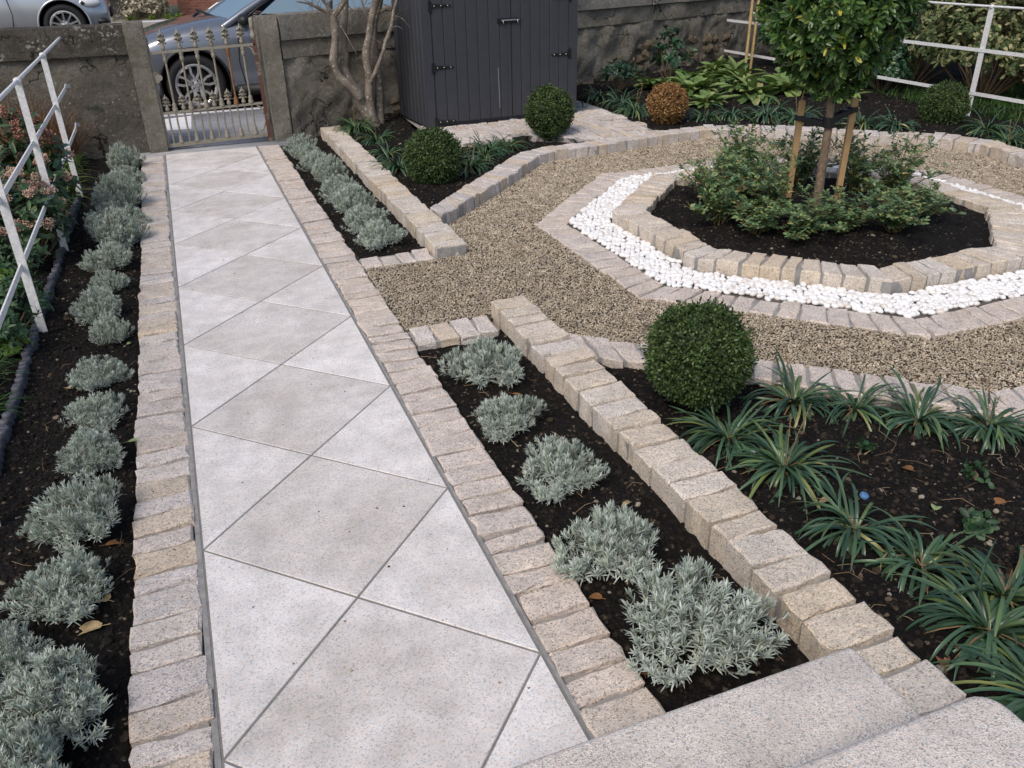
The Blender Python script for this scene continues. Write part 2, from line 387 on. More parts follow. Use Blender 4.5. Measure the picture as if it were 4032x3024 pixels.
        V.append((cen[0], cen[1], zt + r.uniform(-.001, .003)))
        F = [(q * n + i, q * n + (i + 1) % n, (q + 1) * n + (i + 1) % n, (q + 1) * n + i) for q in range(4) for i in range(n)]
        s.add(V, F, mi)
        b0 = s.n - len(V)
        s.F.append((np.array([(b0 + 4 * n + i, b0 + 4 * n + (i + 1) % n, b0 + 5 * n) for i in range(n)]), mi))
    def strip(s, A, B, z0, z1, ins=.006, mi=0, closed=False):
        """mortar bed between polylines A and B"""
        A = np.array(A, float); B = np.array(B, float); d = B - A; l = np.linalg.norm(d, axis=1)[:, None]
        A2 = A + d / l * ins; B2 = B - d / l * ins; n = len(A)
        V = np.concatenate([np.c_[A2, np.full(n, z0)], np.c_[A2, np.full(n, z1)], np.c_[B2, np.full(n, z1)], np.c_[B2, np.full(n, z0)]])
        F = []
        for i in range(n if closed else n - 1):
            j = (i + 1) % n
            for q in range(3): F.append((q * n + i, q * n + j, (q + 1) * n + j, (q + 1) * n + i))
        if not closed: F += [(0, n, 2 * n, 3 * n), (n - 1, 4 * n - 1, 3 * n - 1, 2 * n - 1)]
        s.add(V, F, mi)

def sstep(a, b, x):
    t = np.clip((x - a) / (b - a), 0, 1); return t * t * (3 - 2 * t)

def vnoise(x, y, seed=0):
    """cheap smooth value noise"""
    r = np.random.default_rng(seed).random((64, 64)); xi = np.floor(x).astype(int); yi = np.floor(y).astype(int)
    fx = x - xi; fy = y - yi; fx = fx * fx * (3 - 2 * fx); fy = fy * fy * (3 - 2 * fy)
    g = lambda i, j: r[(xi + i) % 64, (yi + j) % 64]
    return (g(0, 0) * (1 - fx) + g(1, 0) * fx) * (1 - fy) + (g(0, 1) * (1 - fx) + g(1, 1) * fx) * fy

def inside(poly, X, Y):
    P = np.array(poly, float); res = np.zeros(np.shape(X), bool); j = len(P) - 1
    for i in range(len(P)):
        xi, yi = P[i]; xj, yj = P[j]
        c = ((yi > Y) != (yj > Y)) & (X < (xj - xi) * (Y - yi) / (yj - yi + 1e-12) + xi)
        res ^= c; j = i
    return res

def offset(poly, d, closed=False):
    P = np.array(poly, float); n = len(P); out = []
    for i in range(n):
        if closed or 0 < i < n - 1:
            a = P[i] - P[i - 1]; b = P[(i + 1) % n] - P[i]
        elif i == 0: a = b = P[1] - P[0]
        else: a = b = P[-1] - P[-2]
        a = a / np.linalg.norm(a); b = b / np.linalg.norm(b)
        na = np.array([-a[1], a[0]]); nb_ = np.array([-b[1], b[0]]); m = na + nb_; m /= np.linalg.norm(m)
        out.append(P[i] + m * d / max(.5, m @ na))
    return np.array(out)

OC = np.array([4.12, 2.92])
def octo(ap):
    s = ap * math.tan(PI / 8)
    return np.array([(-ap, -s), (-s, -ap), (s, -ap), (ap, -s), (ap, s), (s, ap), (-s, ap), (-ap, s)]) + OC
def od(x, y):
    dx = np.abs(x - OC[0]); dy = np.abs(y - OC[1]); return np.maximum(np.maximum(dx, dy), (dx + dy) / math.sqrt(2))

# ------------------------------------------------------------------ camera, light
W2 = .8434; LS = .849; SK = .0225          # paving: width, slab diagonal, skew of the right-hand nodes
cam = bpy.data.cameras.new('camera'); cam.sensor_width = 36; cam.lens = 1786.48 / 2212 * 36; cam.clip_start = .05; cam.clip_end = 600
co = bpy.data.objects.new('camera', cam); COL.objects.link(co); SC.camera = co
R = Matrix(((0.93090122, 0.18740925, -0.31352941), (-0.36476846, 0.43194876, -0.82484195), (-0.01915438, 0.88221201, 0.47046261)))
co.matrix_world = Matrix.Translation((0.19405958, -1.50745835, 1.72503427)) @ R.to_4x4()
CAMP = np.array([.194, -1.507, 1.725])

w = bpy.data.worlds.new('World'); SC.world = w; w.use_nodes = True
sky = w.node_tree.nodes.new('ShaderNodeTexSky'); sky.sky_type = 'NISHITA'; sky.sun_disc = False
SUN_EL, SUN_AZ = math.radians(50), math.radians(-130)
sky.sun_elevation = SUN_EL; sky.sun_rotation = SUN_AZ; sky.air_density = 1.0; sky.dust_density = 3.0; sky.ozone_density = 1.0
w.node_tree.links.new(sky.outputs[0], w.node_tree.nodes['Background'].inputs[0])
w.node_tree.nodes['Background'].inputs[1].default_value = .15
sun = bpy.data.lights.new('sun', 'SUN'); sun.energy = 1.5; sun.angle = math.radians(16); sun.color = (1, .92, .82)
so = bpy.data.objects.new('sun', sun); COL.objects.link(so)
sd = Vector((math.sin(SUN_AZ) * math.cos(SUN_EL), math.cos(SUN_AZ) * math.cos(SUN_EL), math.sin(SUN_EL)))
so.rotation_euler = sd.to_track_quat('Z', 'Y').to_euler(); so.location = (0, 0, 12)
SC.view_settings.view_transform = 'Standard'; SC.view_settings.look = 'None'; SC.view_settings.exposure = 0
SC.render.engine = 'CYCLES'
try: SC.cycles.max_bounces = 8; SC.cycles.transparent_max_bounces = 8
except Exception: pass

# ------------------------------------------------------------------ ground and paths
nb = NB(); nb.add([(-300, -300, -.45), (300, -300, -.45), (300, 400, -.45), (-300, 400, -.45)], [(0, 1, 2, 3)])
struct(nb.obj('ground', simple('distant_ground', (.06, .075, .04), 1, nscale=.3, namp=.3)))

GP = [(1.06, 2.28), (1.06, 3.26), (1.72, 3.26), (1.72, 3.83), (2.54, 4.66), (3.06, 5.25), (3.25, 5.33), (3.8, 5.38), (4.4, 5.50), (5.0, 5.52), (5.35, 5.38), (5.81, 5.02), (6.33, 4.52),
      (6.62, 4.25), (6.74, 3.93), (6.64, 3.45), (6.52, 2.4), (5.7, .95), (5.1, .63), (3.18, .63), (2.46, 1.28), (1.77, 1.88), (1.73, 1.95), (1.73, 2.3)]
PAD = [(2.30, 6.05), (3.30, 6.10), (3.63, 5.76), (3.60, 5.62), (4.533, 5.70), (4.64, 7.03), (4.62, 8.0), (2.46, 7.9), (2.42, 6.75)]

def soil_z(x, y):
    x = np.asarray(x, float); y = np.asarray(y, float)
    z = -.03 + .065 * sstep(3.4, 4.6, y) * sstep(1.55, 1.8, x) + .05 * sstep(5.6, 8.0, y) * sstep(1.6, 1.9, x) + .04 * sstep(6.3, 7.2, x)
    z = z + .015 * sstep(-.75, -.68, -x - 1.36)
    o = od(x, y); z = np.where(o < 1.2, .03 + .03 * sstep(1.1, .2, o), z)
    z = np.where((o >= 1.2) & inside(offset(GP, .13, True), x, y) & (x > 1.05), -.07, z)
    z = np.where((x > -.2) & (x < 1.04) & (y < 7.3), -.07, z)
    z = np.where(inside(offset(PAD, -.02, True), x, y), -.03, z)
    return z
def soil_full(x, y):
    return soil_z(x, y) + (vnoise(x * 9 + 40, y * 9 + 40, 1) - .5) * .022 + (vnoise(x * 31 + 90, y * 31 + 90, 2) - .5) * .016 + (vnoise(x * 3 + 20, y * 3 + 20, 6) - .5) * .02
def soil1(x, y): return float(soil_full(np.array([x]), np.array([y]))[0])

def grid_obj(name, xs, ys, zf, mat):
    X, Y = np.meshgrid(xs, ys); Z = zf(X, Y); nx, ny = len(xs), len(ys)
    V = np.stack([X, Y, Z], 2).reshape(-1, 3); i = np.arange(nx * ny).reshape(ny, nx)
    F = np.stack([i[:-1, :-1], i[:-1, 1:], i[1:, 1:], i[1:, :-1]], 2).reshape(-1, 4)
    nb = NB(); nb.add(V, F); return nb.obj(name, mat)
xs = np.concatenate([np.arange(-.72, 3.6, .02), np.arange(3.6, 11.5, .035)])
ys = np.concatenate([np.arange(-1.2, 3.2, .02), np.arange(3.2, 10.4, .035)])
def soil_mesh(X, Y):
    z = soil_full(X, Y)
    wl = 7.55 + np.maximum(0, X - 1.2) * math.tan(math.radians(18.5))
    return np.where(Y > wl, -.25, z)
struct(grid_obj('planting_soil', xs, ys, soil_mesh, SOIL))
struct(grid_obj('neighbour_soil', np.arange(-4.5, -.68, .04), np.arange(-1.2, 7.5, .04), lambda X, Y: -.01 + (vnoise(X * 6 + 50, Y * 6 + 50, 3) - .5) * .05, SOIL))

# crumbs of compost on the beds: nobody could count them
n = 90000; x = rng.uniform(-.68, 4.2, n); y = -1.0 + 6.5 * rng.random(n) ** 1.5; x2 = rng.uniform(1.8, 8.4, 26000); y2 = rng.uniform(4.2, 8.8, 26000)
x = np.concatenate([x, x2]); y = np.concatenate([y, y2]); o = od(x, y)
bed = (((x > -.68) & (x < -.225)) | ((x > 1.07) & (x < 1.5)) | ((x > 1.76) & ~inside(GP, x, y)) | (o < 1.04)) & ~inside(PAD, x, y) & (y < 7.3 + np.maximum(0, x - 1.2) * .33)
bed &= ~((x > 1.06) & (x < 1.5) & (y > 2.06) & (y < 3.45))
x, y = x[bed], y[bed]; nb = NB()
rr = rng.gamma(2.0, .0021, len(x)) + .0016
nb.blobs(np.stack([x, y, soil_full(x, y) + .001], 1), np.minimum(rr, .017), squash=(.5, .9))
o_ = nb.obj('soil_crumbs', CRUMB, smooth=False); o_['kind'] = 'stuff'; o_['label'] = 'loose dark crumbs of compost on the planting beds'

# gravel
nb = NB(); nb.add([(p[0], p[1], -.013) for p in offset(GP, .04, True)], [tuple(range(len(GP)))])
struct(nb.obj('gravel_path', GBASE))
n = 430000; x = rng.uniform(1.06, 6.8, n); y = rng.uniform(.6, 5.6, n)
d = np.hypot(x - CAMP[0], y - CAMP[1]); o = od(x, y)
keep = inside(offset(GP, -.004, True), x, y) & (o > 1.765) & (rng.random(n) < np.clip(4.2 / d, .45, 1))
x, y, d = x[keep], y[keep], d[keep]; nb = NB()
nb.blobs(np.stack([x, y, rng.uniform(-.011, -.001, len(x))], 1), rng.uniform(.0032, .0058, len(x)) * np.clip(d / 4.6, 1, 1.45), squash=(.6, .9))
o_ = nb.obj('gravel', GRAVEL, smooth=True); o_['kind'] = 'stuff'; o_['label'] = 'buff pea gravel spread round the octagon'

# paving slabs laid on the diagonal
path = NB(); YE0, YE1 = -.5, 7.18
def clip_poly(poly, y0, y1):
    for s_, lim in ((1, y0), (-1, y1)):
        out = []
        for i in range(len(poly)):
            a, b = poly[i - 1], poly[i]; ia, ib = s_ * (a[1] - lim) >= 0, s_ * (b[1] - lim) >= 0
            if ia != ib:
                t = (lim - a[1]) / (b[1] - a[1]); out.append((a[0] + (b[0] - a[0]) * t, lim))
            if ib: out.append(b)
        poly = out
    return poly
def slab(poly, mi):
    poly = clip_poly(poly, YE0, YE1)
    if len(poly) < 3: return
    P = offset(poly, .0040, True); Q = offset(poly, .0060, True); n = len(P); dz = rng.uniform(-.0008, .0008)
    V = [(p[0], p[1], -.04) for p in P] + [(p[0], p[1], dz - .002) for p in P] + [(p[0], p[1], dz) for p in Q]
    path.add(V, [(q * n + i, q * n + (i + 1) % n, (q + 1) * n + (i + 1) % n, (q + 1) * n + i) for q in range(2) for i in range(n)], mi)
    b0 = path.n - len(V); path.F.append((np.array([tuple(b0 + 2 * n + i for i in range(n))]), mi))
for k in range(-1, 10):
    l0, l1 = (0, k * LS), (0, (k + 1) * LS); r0, r1 = (W2, k * LS + SK), (W2, (k + 1) * LS + SK)
    c0 = (W2 / 2, (k + .5) * LS + SK / 2); cm = (W2 / 2, (k - .5) * LS + SK / 2)
    slab([l0, c0, l1], 0); slab([r0, r1, c0], 0); slab([cm, r0, c0, l0], 1)
path.box(-.004, W2 + .006, YE0, YE1, -.05, -.0035, 2)
path.box(-.02, -.004, YE0, YE1, -.05, -.002, 3); path.box(W2 + .006, W2 + .016, YE0, YE1, -.05, -.002, 3)
struct(path.obj('garden_path', [SLAB_LIGHT, SLAB_STAIN, GROUT, MORTAR], smooth=False))
nb = NB(); nb.box(-.25, 1.2, 7.19, 7.68, -.06, -.012); struct(nb.obj('threshold', CONC))

g = np.random.default_rng(31); nb = NB(); n = 420
x = np.concatenate([g.uniform(-.2, 1.04, n), g.normal(1.0, .05, 160)]); y = np.concatenate([g.uniform(-.3, 7.1, n), g.uniform(2.1, 3.4, 160)])
nb.blobs(np.stack([x, y, np.full(len(x), .002)], 1), np.minimum(g.gamma(1.4, .0008, len(x)) + .0006, .004), squash=(.4, .8), r=g)
o_ = nb.obj('path_grit', island_mat('grit', [(0, (.02, .016, .013)), (.45, (.06, .045, .03)), (.7, (.30, .24, .17)), (1, (.45, .38, .28))], .95, .2), smooth=False); o_['kind'] = 'stuff'; o_['label'] = 'specks of soil and stray grit on the slab path'

# ---- stone courses ------------------------------------------------------------
def course(name, label, A, B, z0, z1, pitch, mat, cat='stone edging', gap=.013, closed=False, seed=1, mz=.010, group=None):
    """setts laid between two polylines; mortar shows in the joints"""
    r = random.Random(seed); t = empty(name, ((A[0][0] + B[0][0]) / 2, (A[0][1] + B[0][1]) / 2, 0)); tag(t, label, cat, group)
    A = [np.array(p, float) for p in A]; B = [np.array(p, float) for p in B]
    if closed: A = A + [A[0]]; B = B + [B[0]]
    nb = NB()
    for i in range(len(A) - 1):
        ln = (np.linalg.norm(A[i + 1] - A[i]) + np.linalg.norm(B[i + 1] - B[i])) / 2; k = max(1, int(round(ln / pitch)))
        cuts = [0] + [(j + r.uniform(-.16, .16)) / k for j in range(1, k)] + [1]
        for j in range(k):
            f0, f1 = cuts[j] + gap / ln * r.uniform(.3, .7), cuts[j + 1] - gap / ln * r.uniform(.3, .7)
            sk = r.uniform(-.008, .008) / ln
            e0, e1 = r.uniform(-.006, .006), r.uniform(-.006, .006)
            def at(P, Q, f, e):
                p = P[i] + (P[i + 1] - P[i]) * f; q = Q[i] + (Q[i + 1] - Q[i]) * f; d = (p - q) / np.linalg.norm(p - q); return p + d * e
            nb.sett([at(A, B, f0 - sk, e0), at(A, B, f1 - sk, e0), at(B, A, f1 + sk, e1), at(B, A, f0 + sk, e1)][::-1], z0, z1, r=r)
    o = nb.obj('setts', mat, t, smooth=False); o.matrix_parent_inverse = t.matrix_world.inverted() if False else Matrix.Translation(-t.location)
    m = NB(); m.strip(A, B, z0, z1 - mz, .007); o = m.obj('mortar', MORTAR, t, smooth=False); o.matrix_parent_inverse = Matrix.Translation(-t.location)
    return t

course('sett_edging', 'long flush strip of granite setts along the left side of the pale slab path', [(-.212, -.5), (-.205, 7.15)], [(-.018, -.5), (-.018, 7.15)], -.06, .004, .107, SETT, seed=3, mz=.016)
course('sett_edging', 'long flush strip of granite setts along the right side of the pale slab path', [(W2 + .016, -.5), (W2 + .016, 7.16)], [(1.055, -.5), (1.06, 7.16)], -.06, .004, .107, SETT_PINK, seed=4, mz=.022, gap=.017)
course('sett_edging', 'short row of four setts closing the front lavender bed, beside the gravel entrance', [(1.068, 2.075), (1.50, 2.085)], [(1.068, 2.268), (1.50, 2.285)], -.05, .004, .108, SETT, seed=5)
course('sett_edging', 'short row of setts closing the far lavender bed, beside the gravel entrance', [(1.068, 3.265), (1.512, 3.262)], [(1.068, 3.455), (1.512, 3.45)], -.05, .004, .108, SETT_PINK, seed=6)
course('raised_kerb', 'raised granite kerb nearest the steps, between the front lavender bed and the strap-leaf bed', [(1.527, -.80), (1.527, 2.298)], [(1.73, -.80), (1.728, 2.305)], -.08, .075, .118, SETT_WARM, 'kerb', seed=7, gap=.016, mz=.022)
course('raised_kerb', 'raised granite kerb beyond the gravel entrance, running to the wall by the bare tree', [(1.522, 3.262), (1.535, 7.45)], [(1.722, 3.265), (1.735, 7.46)], -.08, .075, .108, SETT_WARM, 'kerb', seed=8, mz=.02)
KF = [(1.736, 3.84)] + GP[4:18]
KB = offset(KF, .205)
KB[0] = (1.736, 4.10)
course('raised_kerb', 'long curved granite kerb round the far side of the gravel, in front of the shed and back bed', KF, KB, -.08, .085, .115, SETT, 'kerb', seed=9, gap=.012, mz=.014)
NF = [(5.70, .93), (5.1, .62), (3.17, .62), (2.46, 1.28), (1.737, 1.90)]
NBk = offset(NF, .20); NBk[-1] = (1.737, 1.64)
course('sett_edging', 'flush granite edging between the gravel and the front strap-leaf bed', NF, NBk, -.08, .016, .118, SETT_PINK, 'stone edging', seed=10, gap=.018)
course('octagon_edging', 'flush octagonal ring of granite setts outside the white pebbles', octo(1.77), octo(1.565), -.06, .006, .112, SETT_PINK, 'stone edging', closed=True, seed=12, gap=.014, mz=.013)
course('octagon_kerb', 'raised octagonal granite kerb holding the soil under the lollipop tree', octo(1.28), octo(1.07), -.06, .088, .112, SETT_WARM, 'kerb', closed=True, seed=13, gap=.016, mz=.013)

# sett pad in front of and under the shed
nb = NB(); r = random.Random(21)
t = empty('shed_paving', (3.5, 6.6, 0)); struct(t)
yy = 5.62; row = 0
while yy < 7.0:
    xx = 2.24 + (row % 2) * .09
    h = .2
    while xx < 4.75:
        l = r.uniform(.10, .125) if row % 1 == 0 else .2
        cx, cy = xx + l / 2, yy + h / 2
        if inside(offset(PAD, .03, True), np.array([cx]), np.array([cy]))[0]:
            nb.sett([(xx + .007, yy + .006), (xx + l - .007, yy + .006), (xx + l - .007, yy + h - .008), (xx + .007, yy + h - .008)], .0, .084, r=r, jit=.009)
        xx += l
    yy += h; row += 1
o = nb.obj('setts', SETT, t, smooth=False); o.matrix_parent_inverse = Matrix.Translation(-t.location)
m = NB(); pp = offset(PAD, .02, True); m.add([(p[0], p[1], .067) for p in pp], [tuple(range(len(pp)))]); o = m.obj('mortar', MORTAR, t); o.matrix_parent_inverse = Matrix.Translation(-t.location)

# granite entrance steps
def round_box(name, x0, x1, y0, y1, z0, z1, rad, mat, cr=.05):
    bm = bmesh.new(); bmesh.ops.create_cube(bm, size=1)
    for v in bm.verts: v.co = Vector(((x0, x1)[v.co.x > 0], (y0, y1)[v.co.y > 0], (z0, z1)[v.co.z > 0]))
    ve = [e for e in bm.edges if abs(e.verts[0].co.z - e.verts[1].co.z) > .01]
    bmesh.ops.bevel(bm, geom=ve, offset=cr, segments=5, profile=.5, affect='EDGES')
    te = [e for e in bm.edges if e.verts[0].co.z > z1 - 1e-4 and e.verts[1].co.z > z1 - 1e-4]
    bmesh.ops.bevel(bm, geom=te, offset=rad, segments=4, profile=.5, affect='EDGES')
    me = bpy.data.meshes.new(name); bm.to_mesh(me); bm.free(); me.materials.append(mat)
    me.polygons.foreach_set('use_smooth', [True] * len(me.polygons))
    return link(bpy.data.objects.new(name, me))
tag(round_box('granite_step', -.75, 1.515, -.95, -.388, -.06, .16, .018, STEP, .02), 'lower speckled granite step, set into the end of the path', 'step')
tag(round_box('granite_step', -.75, 1.56, -1.30, -.706, -.06, .32, .02, STEP, .06), 'upper speckled granite step with rounded corner, nearest the viewer', 'step')

# white pebbles between the two octagons
pr = np.random.default_rng(8); pts = []
sp = .0355
for j in range(int(3.3 / (sp * .86)) + 1):
    for i in range(int(3.3 / sp) + 1):
        pts.append((OC[0] - 1.65 + i * sp + (j % 2) * sp / 2, OC[1] - 1.65 + j * sp * .86))
pts = np.array(pts) + pr.uniform(-.0075, .0075, (len(pts), 2)); o = od(pts[:, 0], pts[:, 1]); pts = pts[(o > 1.292) & (o < 1.556)]
pts = pts[np.argsort(np.hypot(pts[:, 0] - CAMP[0], pts[:, 1] - CAMP[1]))]
def ellipsoid(k=10, m=6):
    V = [(0, 0, -1)] + [(math.cos(2 * PI * j / k) * math.sin(PI * i / m), math.sin(2 * PI * j / k) * math.sin(PI * i / m), -math.cos(PI * i / m)) for i in range(1, m) for j in range(k)] + [(0, 0, 1)]
    Q = [(1 + (i - 1) * k + j, 1 + (i - 1) * k + (j + 1) % k, 1 + i * k + (j + 1) % k, 1 + i * k + j) for i in range(1, m - 1) for j in range(k)]
    T = [(0, 1 + (j + 1) % k, 1 + j) for j in range(k)] + [(len(V) - 1, len(V) - 1 - k + j, len(V) - 1 - k + (j + 1) % k) for j in range(k)]
    return np.array(V), np.array(Q), np.array(T)
EV, EQ, ET = ellipsoid()
pmesh = []
for q in range(6):
    V = EV * (.0265, .0190, .0155) * (1 + .05 * np.sin(EV[:, [1, 2, 0]] * 2.0 + q)) ; nb = NB(); nb.add(V, EQ); nb.F.append((ET, 0)); pmesh.append(nb.mesh('pebble', PEBBLE1))
nb = NB(); ring = NB()
for i, (x, y) in enumerate(pts):
    sc = pr.uniform(.70, 1.08); rz = pr.uniform(0, 2 * PI); tx = pr.uniform(-.25, .25); z = pr.uniform(.001, .016)
    if i < 300:
        ob = bpy.data.objects.new('white_pebble', pmesh[i % 6]); ob.location = (x, y, z); ob.rotation_euler = (tx, pr.uniform(-.4, .4), rz); ob.scale = (sc, sc, sc)
        link(ob); tag(ob, 'smooth white pebble in the near side of the octagonal pebble ring', 'pebble', 'white pebbles in the near side of the octagonal ring')
    else:
        Mx = np.array((Matrix.Rotation(rz, 3, 'Z') @ Matrix.Rotation(tx, 3, 'X')))
        V = (EV * (.0265, .0190, .0155) * (1 + .05 * np.sin(EV[:, [1, 2, 0]] * 2.0 + i))) * sc @ Mx.T + (x, y, z); nb.add(V, EQ); nb.F.append((ET + nb.n - len(V), 0))
o_ = nb.obj('white_pebbles', PEBBLE); o_['kind'] = 'stuff'; o_['label'] = 'ring of smooth white pebbles round the octagonal kerb'
nb = NB(); nb.strip(np.vstack([octo(1.57), octo(1.57)[:1]]), np.vstack([octo(1.275), octo(1.275)[:1]]), -.05, -.004, 0); struct(nb.obj('pebble_bedding', simple('dark_sand', (.10, .09, .08), .95)))

# ------------------------------------------------------------------ street
def street_z(y): return np.interp(y, [9.56, 12.2, 14.6, 17.2, 40], [-.10, -.06, .36, .42, .5])
nb = NB(); ysr = [9.50, 10.5, 11.5, 12.2, 12.8, 13.4, 14, 14.6, 15.5, 17.2]
V = [(x, yv, float(street_z(yv)) if yv > 9.5 else -.10) for yv in ysr for x in (-40, 40)]
nb.add(V, [(2 * i, 2 * i + 1, 2 * i + 3, 2 * i + 2) for i in range(len(ysr) - 1)]); struct(nb.obj('road', ASPHALT))
nb = NB(); nb.box(-40, 40, 7.685, 9.40, -.25, -.004); struct(nb.obj('pavement', CONC))
nb = NB(); nb.box(-40, 40, 9.403, 9.52, -.25, .0); struct(nb.obj('road_kerb', CONC_PALE))
nb = NB(); nb.add([(.02, 8.46, 0), (.29, 8.43, 0), (.325, 9.29, 0), (.03, 9.2, 0)], [(0, 1, 2, 3)]); struct(nb.obj('pavement_patch', simple('white_concrete_patch', (.8, .8, .8), .9, nscale=7, namp=.15)))
nb = NB(); nb.box(-40, 40, 17.2, 18.6, -.1, .50); struct(nb.obj('far_pavement', GRIT))
nb = NB(); nb.add([(-.35, 17.3, .504), (.3, 17.3, .504), (.4, 17.75, .504), (-.2, 17.75, .504)], [(0, 1, 2, 3)]); struct(nb.obj('far_pavement_patch', CONC_PALE))

# ------------------------------------------------------------------ garden walls and gate pillars
def rough_wall(name, p0, p1, z0, z1, thick, mat, parent, amp=.012, nx=None, seed=1, step=.05):
    """displaced slab of wall from p0 to p1 (front face on the line, body behind)"""
    p0 = np.array(p0, float); p1 = np.array(p1, float); ln = np.linalg.norm(p1 - p0); u = (p1 - p0) / ln; nrm = np.array([-u[1], u[0]])
    nx = max(2, int(ln / step)); nz = max(2, int((z1 - z0) / step)); S, Z = np.meshgrid(np.linspace(0, ln, nx), np.linspace(z0, z1, nz))
    dsp = (vnoise(S * 5 + 30, Z * 5 + 30, seed) - .5) * amp * 1.6 + (vnoise(S * 17 + 10, Z * 17 + 10, seed + 1) - .5) * amp
    edge = np.clip((z1 - Z) / .04, 0, 1); dsp = dsp + (1 - edge) * .012
    X = p0[0] + u[0] * S + nrm[0] * dsp; Y = p0[1] + u[1] * S + nrm[1] * dsp
    nb = NB(); V = np.stack([X, Y, Z], 2).reshape(-1, 3); i = np.arange(nx * nz).reshape(nz, nx)
    nb.add(V, np.stack([i[:-1, :-1], i[:-1, 1:], i[1:, 1:], i[1:, :-1]], 2).reshape(-1, 4))
    k = 5; T = np.linspace(0, 1, k); top = []
    for q, tq in enumerate(T):
        d = dsp[-1] * (1 - tq) + thick * tq; zz = z1 + (vnoise(S[0] * 11 + 5, S[0] * 0 + q + 5.5, seed + 3) - .5) * .012 * (0 < q) - (.012 if q == k - 1 else 0)
        top.append(np.stack([p0[0] + u[0] * S[0] + nrm[0] * d, p0[1] + u[1] * S[0] + nrm[1] * d, np.broadcast_to(zz, S[0].shape)], 1))
    top[0] = V.reshape(nz, nx, 3)[-1]
    i = np.arange(nx * k).reshape(k, nx); nb.add(np.concatenate(top), np.stack([i[:-1, :-1], i[:-1, 1:], i[1:, 1:], i[1:, :-1]], 2).reshape(-1, 4))
    bk = nrm * thick; E = [(p0 + bk), (p1 + bk)]
    nb.add([(*E[0], z0), (*E[1], z0), (*E[1], z1 - .012), (*E[0], z1 - .012)], [(1, 0, 3, 2)])
    for sidx, p in ((0, p0), (-1, p1)):
        colv = V.reshape(nz, nx, 3)[:, sidx]; q = np.concatenate([colv, np.array([[*(p + bk), z1 - .012], [*(p + bk), z0]])])
        f = tuple(range(len(q))); nb.add(q, [f if sidx else f[::-1]])
    return nb.obj(name, mat, parent)

t = empty('garden_wall', (-2, 7.5, 0)); tag(t, 'dark lichen-spotted rendered wall left of the iron gate', 'wall')
def part_of(t, *obs):
    for o in obs: o.parent = t; o.matrix_parent_inverse = Matrix.Translation(-t.location)
part_of(t, rough_wall('render', (-6, 7.44), (-.145, 7.425), -.1, .88, .34, WALL_L, None, .02, seed=4),
        rough_wall('coping', (-6, 7.415), (-.142, 7.40), .885, 1.135, .40, COPING_DARK, None, .02, seed=9))
UR = np.array([math.cos(math.radians(18.5)), math.sin(math.radians(18.5))])
def wp(s, d=0): return np.array([1.245, 7.42]) + UR * s + np.array([-UR[1], UR[0]]) * d
t = empty('garden_wall', (4, 8.4, 0)); tag(t, 'long brown rendered wall behind the bare tree, shed and back bed', 'wall')
a = rough_wall('render', wp(0), wp(17), -.1, .76, .36, WALL_R, None, .05, seed=14)
bnd = rough_wall('band', wp(0, -.012), wp(1.75, -.012), .763, .925, .37, WALL_R, None, .014, seed=19)
b2 = rough_wall('band', wp(1.76, -.004), wp(17, -.004), .763, .955, .36, WALL_R, None, .03, seed=22)
c = rough_wall('coping', wp(0, -.03), wp(1.9, -.03), .93, 1.155, .42, COPING, None, .016, seed=24)
d_ = rough_wall('coping', wp(1.91, -.035), wp(17, -.035), .965, 1.22, .44, COPING, None, .02, seed=27)
part_of(t, a, bnd, b2, c, d_)
# the fallen render at the right leaves rubble stones showing
nb = NB(); sr = np.random.default_rng(5)
cs = []
for s_ in np.arange(4.0, 7.2, .17):
    for z in np.arange(.06, .62, .13):
        lim = .12 + .40 * float(sstep(4.3, 5.2, s_))
        if z < lim: cs.append((*wp(s_ + sr.uniform(-.05, .05), .03), z + sr.uniform(-.03, .03)))
for s_, z in ((1.42, .2), (1.36, .1), (1.5, .14), (1.45, .3), (1.28, .16), (1.3, .08)): cs.append((*wp(s_, -.0), z + .06))
nb.blobs(np.array(cs), sr.uniform(.065, .10, len(cs)), squash=(.8, 1.0), r=sr)
ob = nb.obj('rubble', STONE, None, smooth=False); part_of(t, ob)

tag(rough_wall('gate_pillar', (-.14, 7.375), (.03, 7.375), -.08, 1.15, .36, PILLAR, None, .014, seed=31, step=.03), 'slim cement pillar on the left of the gate', 'gate pillar')
tag(rough_wall('gate_pillar', (1.062, 7.37), (1.235, 7.385), -.08, 1.15, .36, PILLAR, None, .014, seed=35, step=.03), 'cement pillar on the right of the gate, by the hinges', 'gate pillar')

# ------------------------------------------------------------------ iron gate
gate = empty('iron_gate', (.52, 7.42, 0)); tag(gate, 'old grey iron gate with leaf finials between the pillars', 'gate')
GY = 7.42
def gpart(nb, name, mat, smooth=True, par=None):
    o = nb.obj(name, mat, None, smooth); part_of(gate, o); return o
def gz(x, z): return z + (x - .5) * .028
nb = NB(); nb.bar((.04, GY, .02), (.035, GY, 1.02), .032, .014, (0, 1, 0)); nb.bar((.055, GY - .01, .62), (.055, GY - .01, .72), .05, .02, (0, 1, 0))
nb.lathe([(.001, -.012), (.028, -.012), (.028, .012), (.001, .012)], (.085, GY - .012, .665), 10, 'y'); gpart(nb, 'latch_stile', GATE_IRON, False)
nb = NB(); nb.bar((1.012, GY, -.02), (1.0, GY, .98), .034, .03, (0, 1, 0)); gpart(nb, 'hinge_stile', RED_IRON, False)
nb = NB(); nb.lathe([(.017, .96), (.026, .975), (.027, 1.0), (.018, 1.015), (.02, 1.03), (.021, 1.12), (.016, 1.145), (.001, 1.15)], (.998, GY, 0)); gpart(nb, 'hinge_post_cap', GATE_IRON)
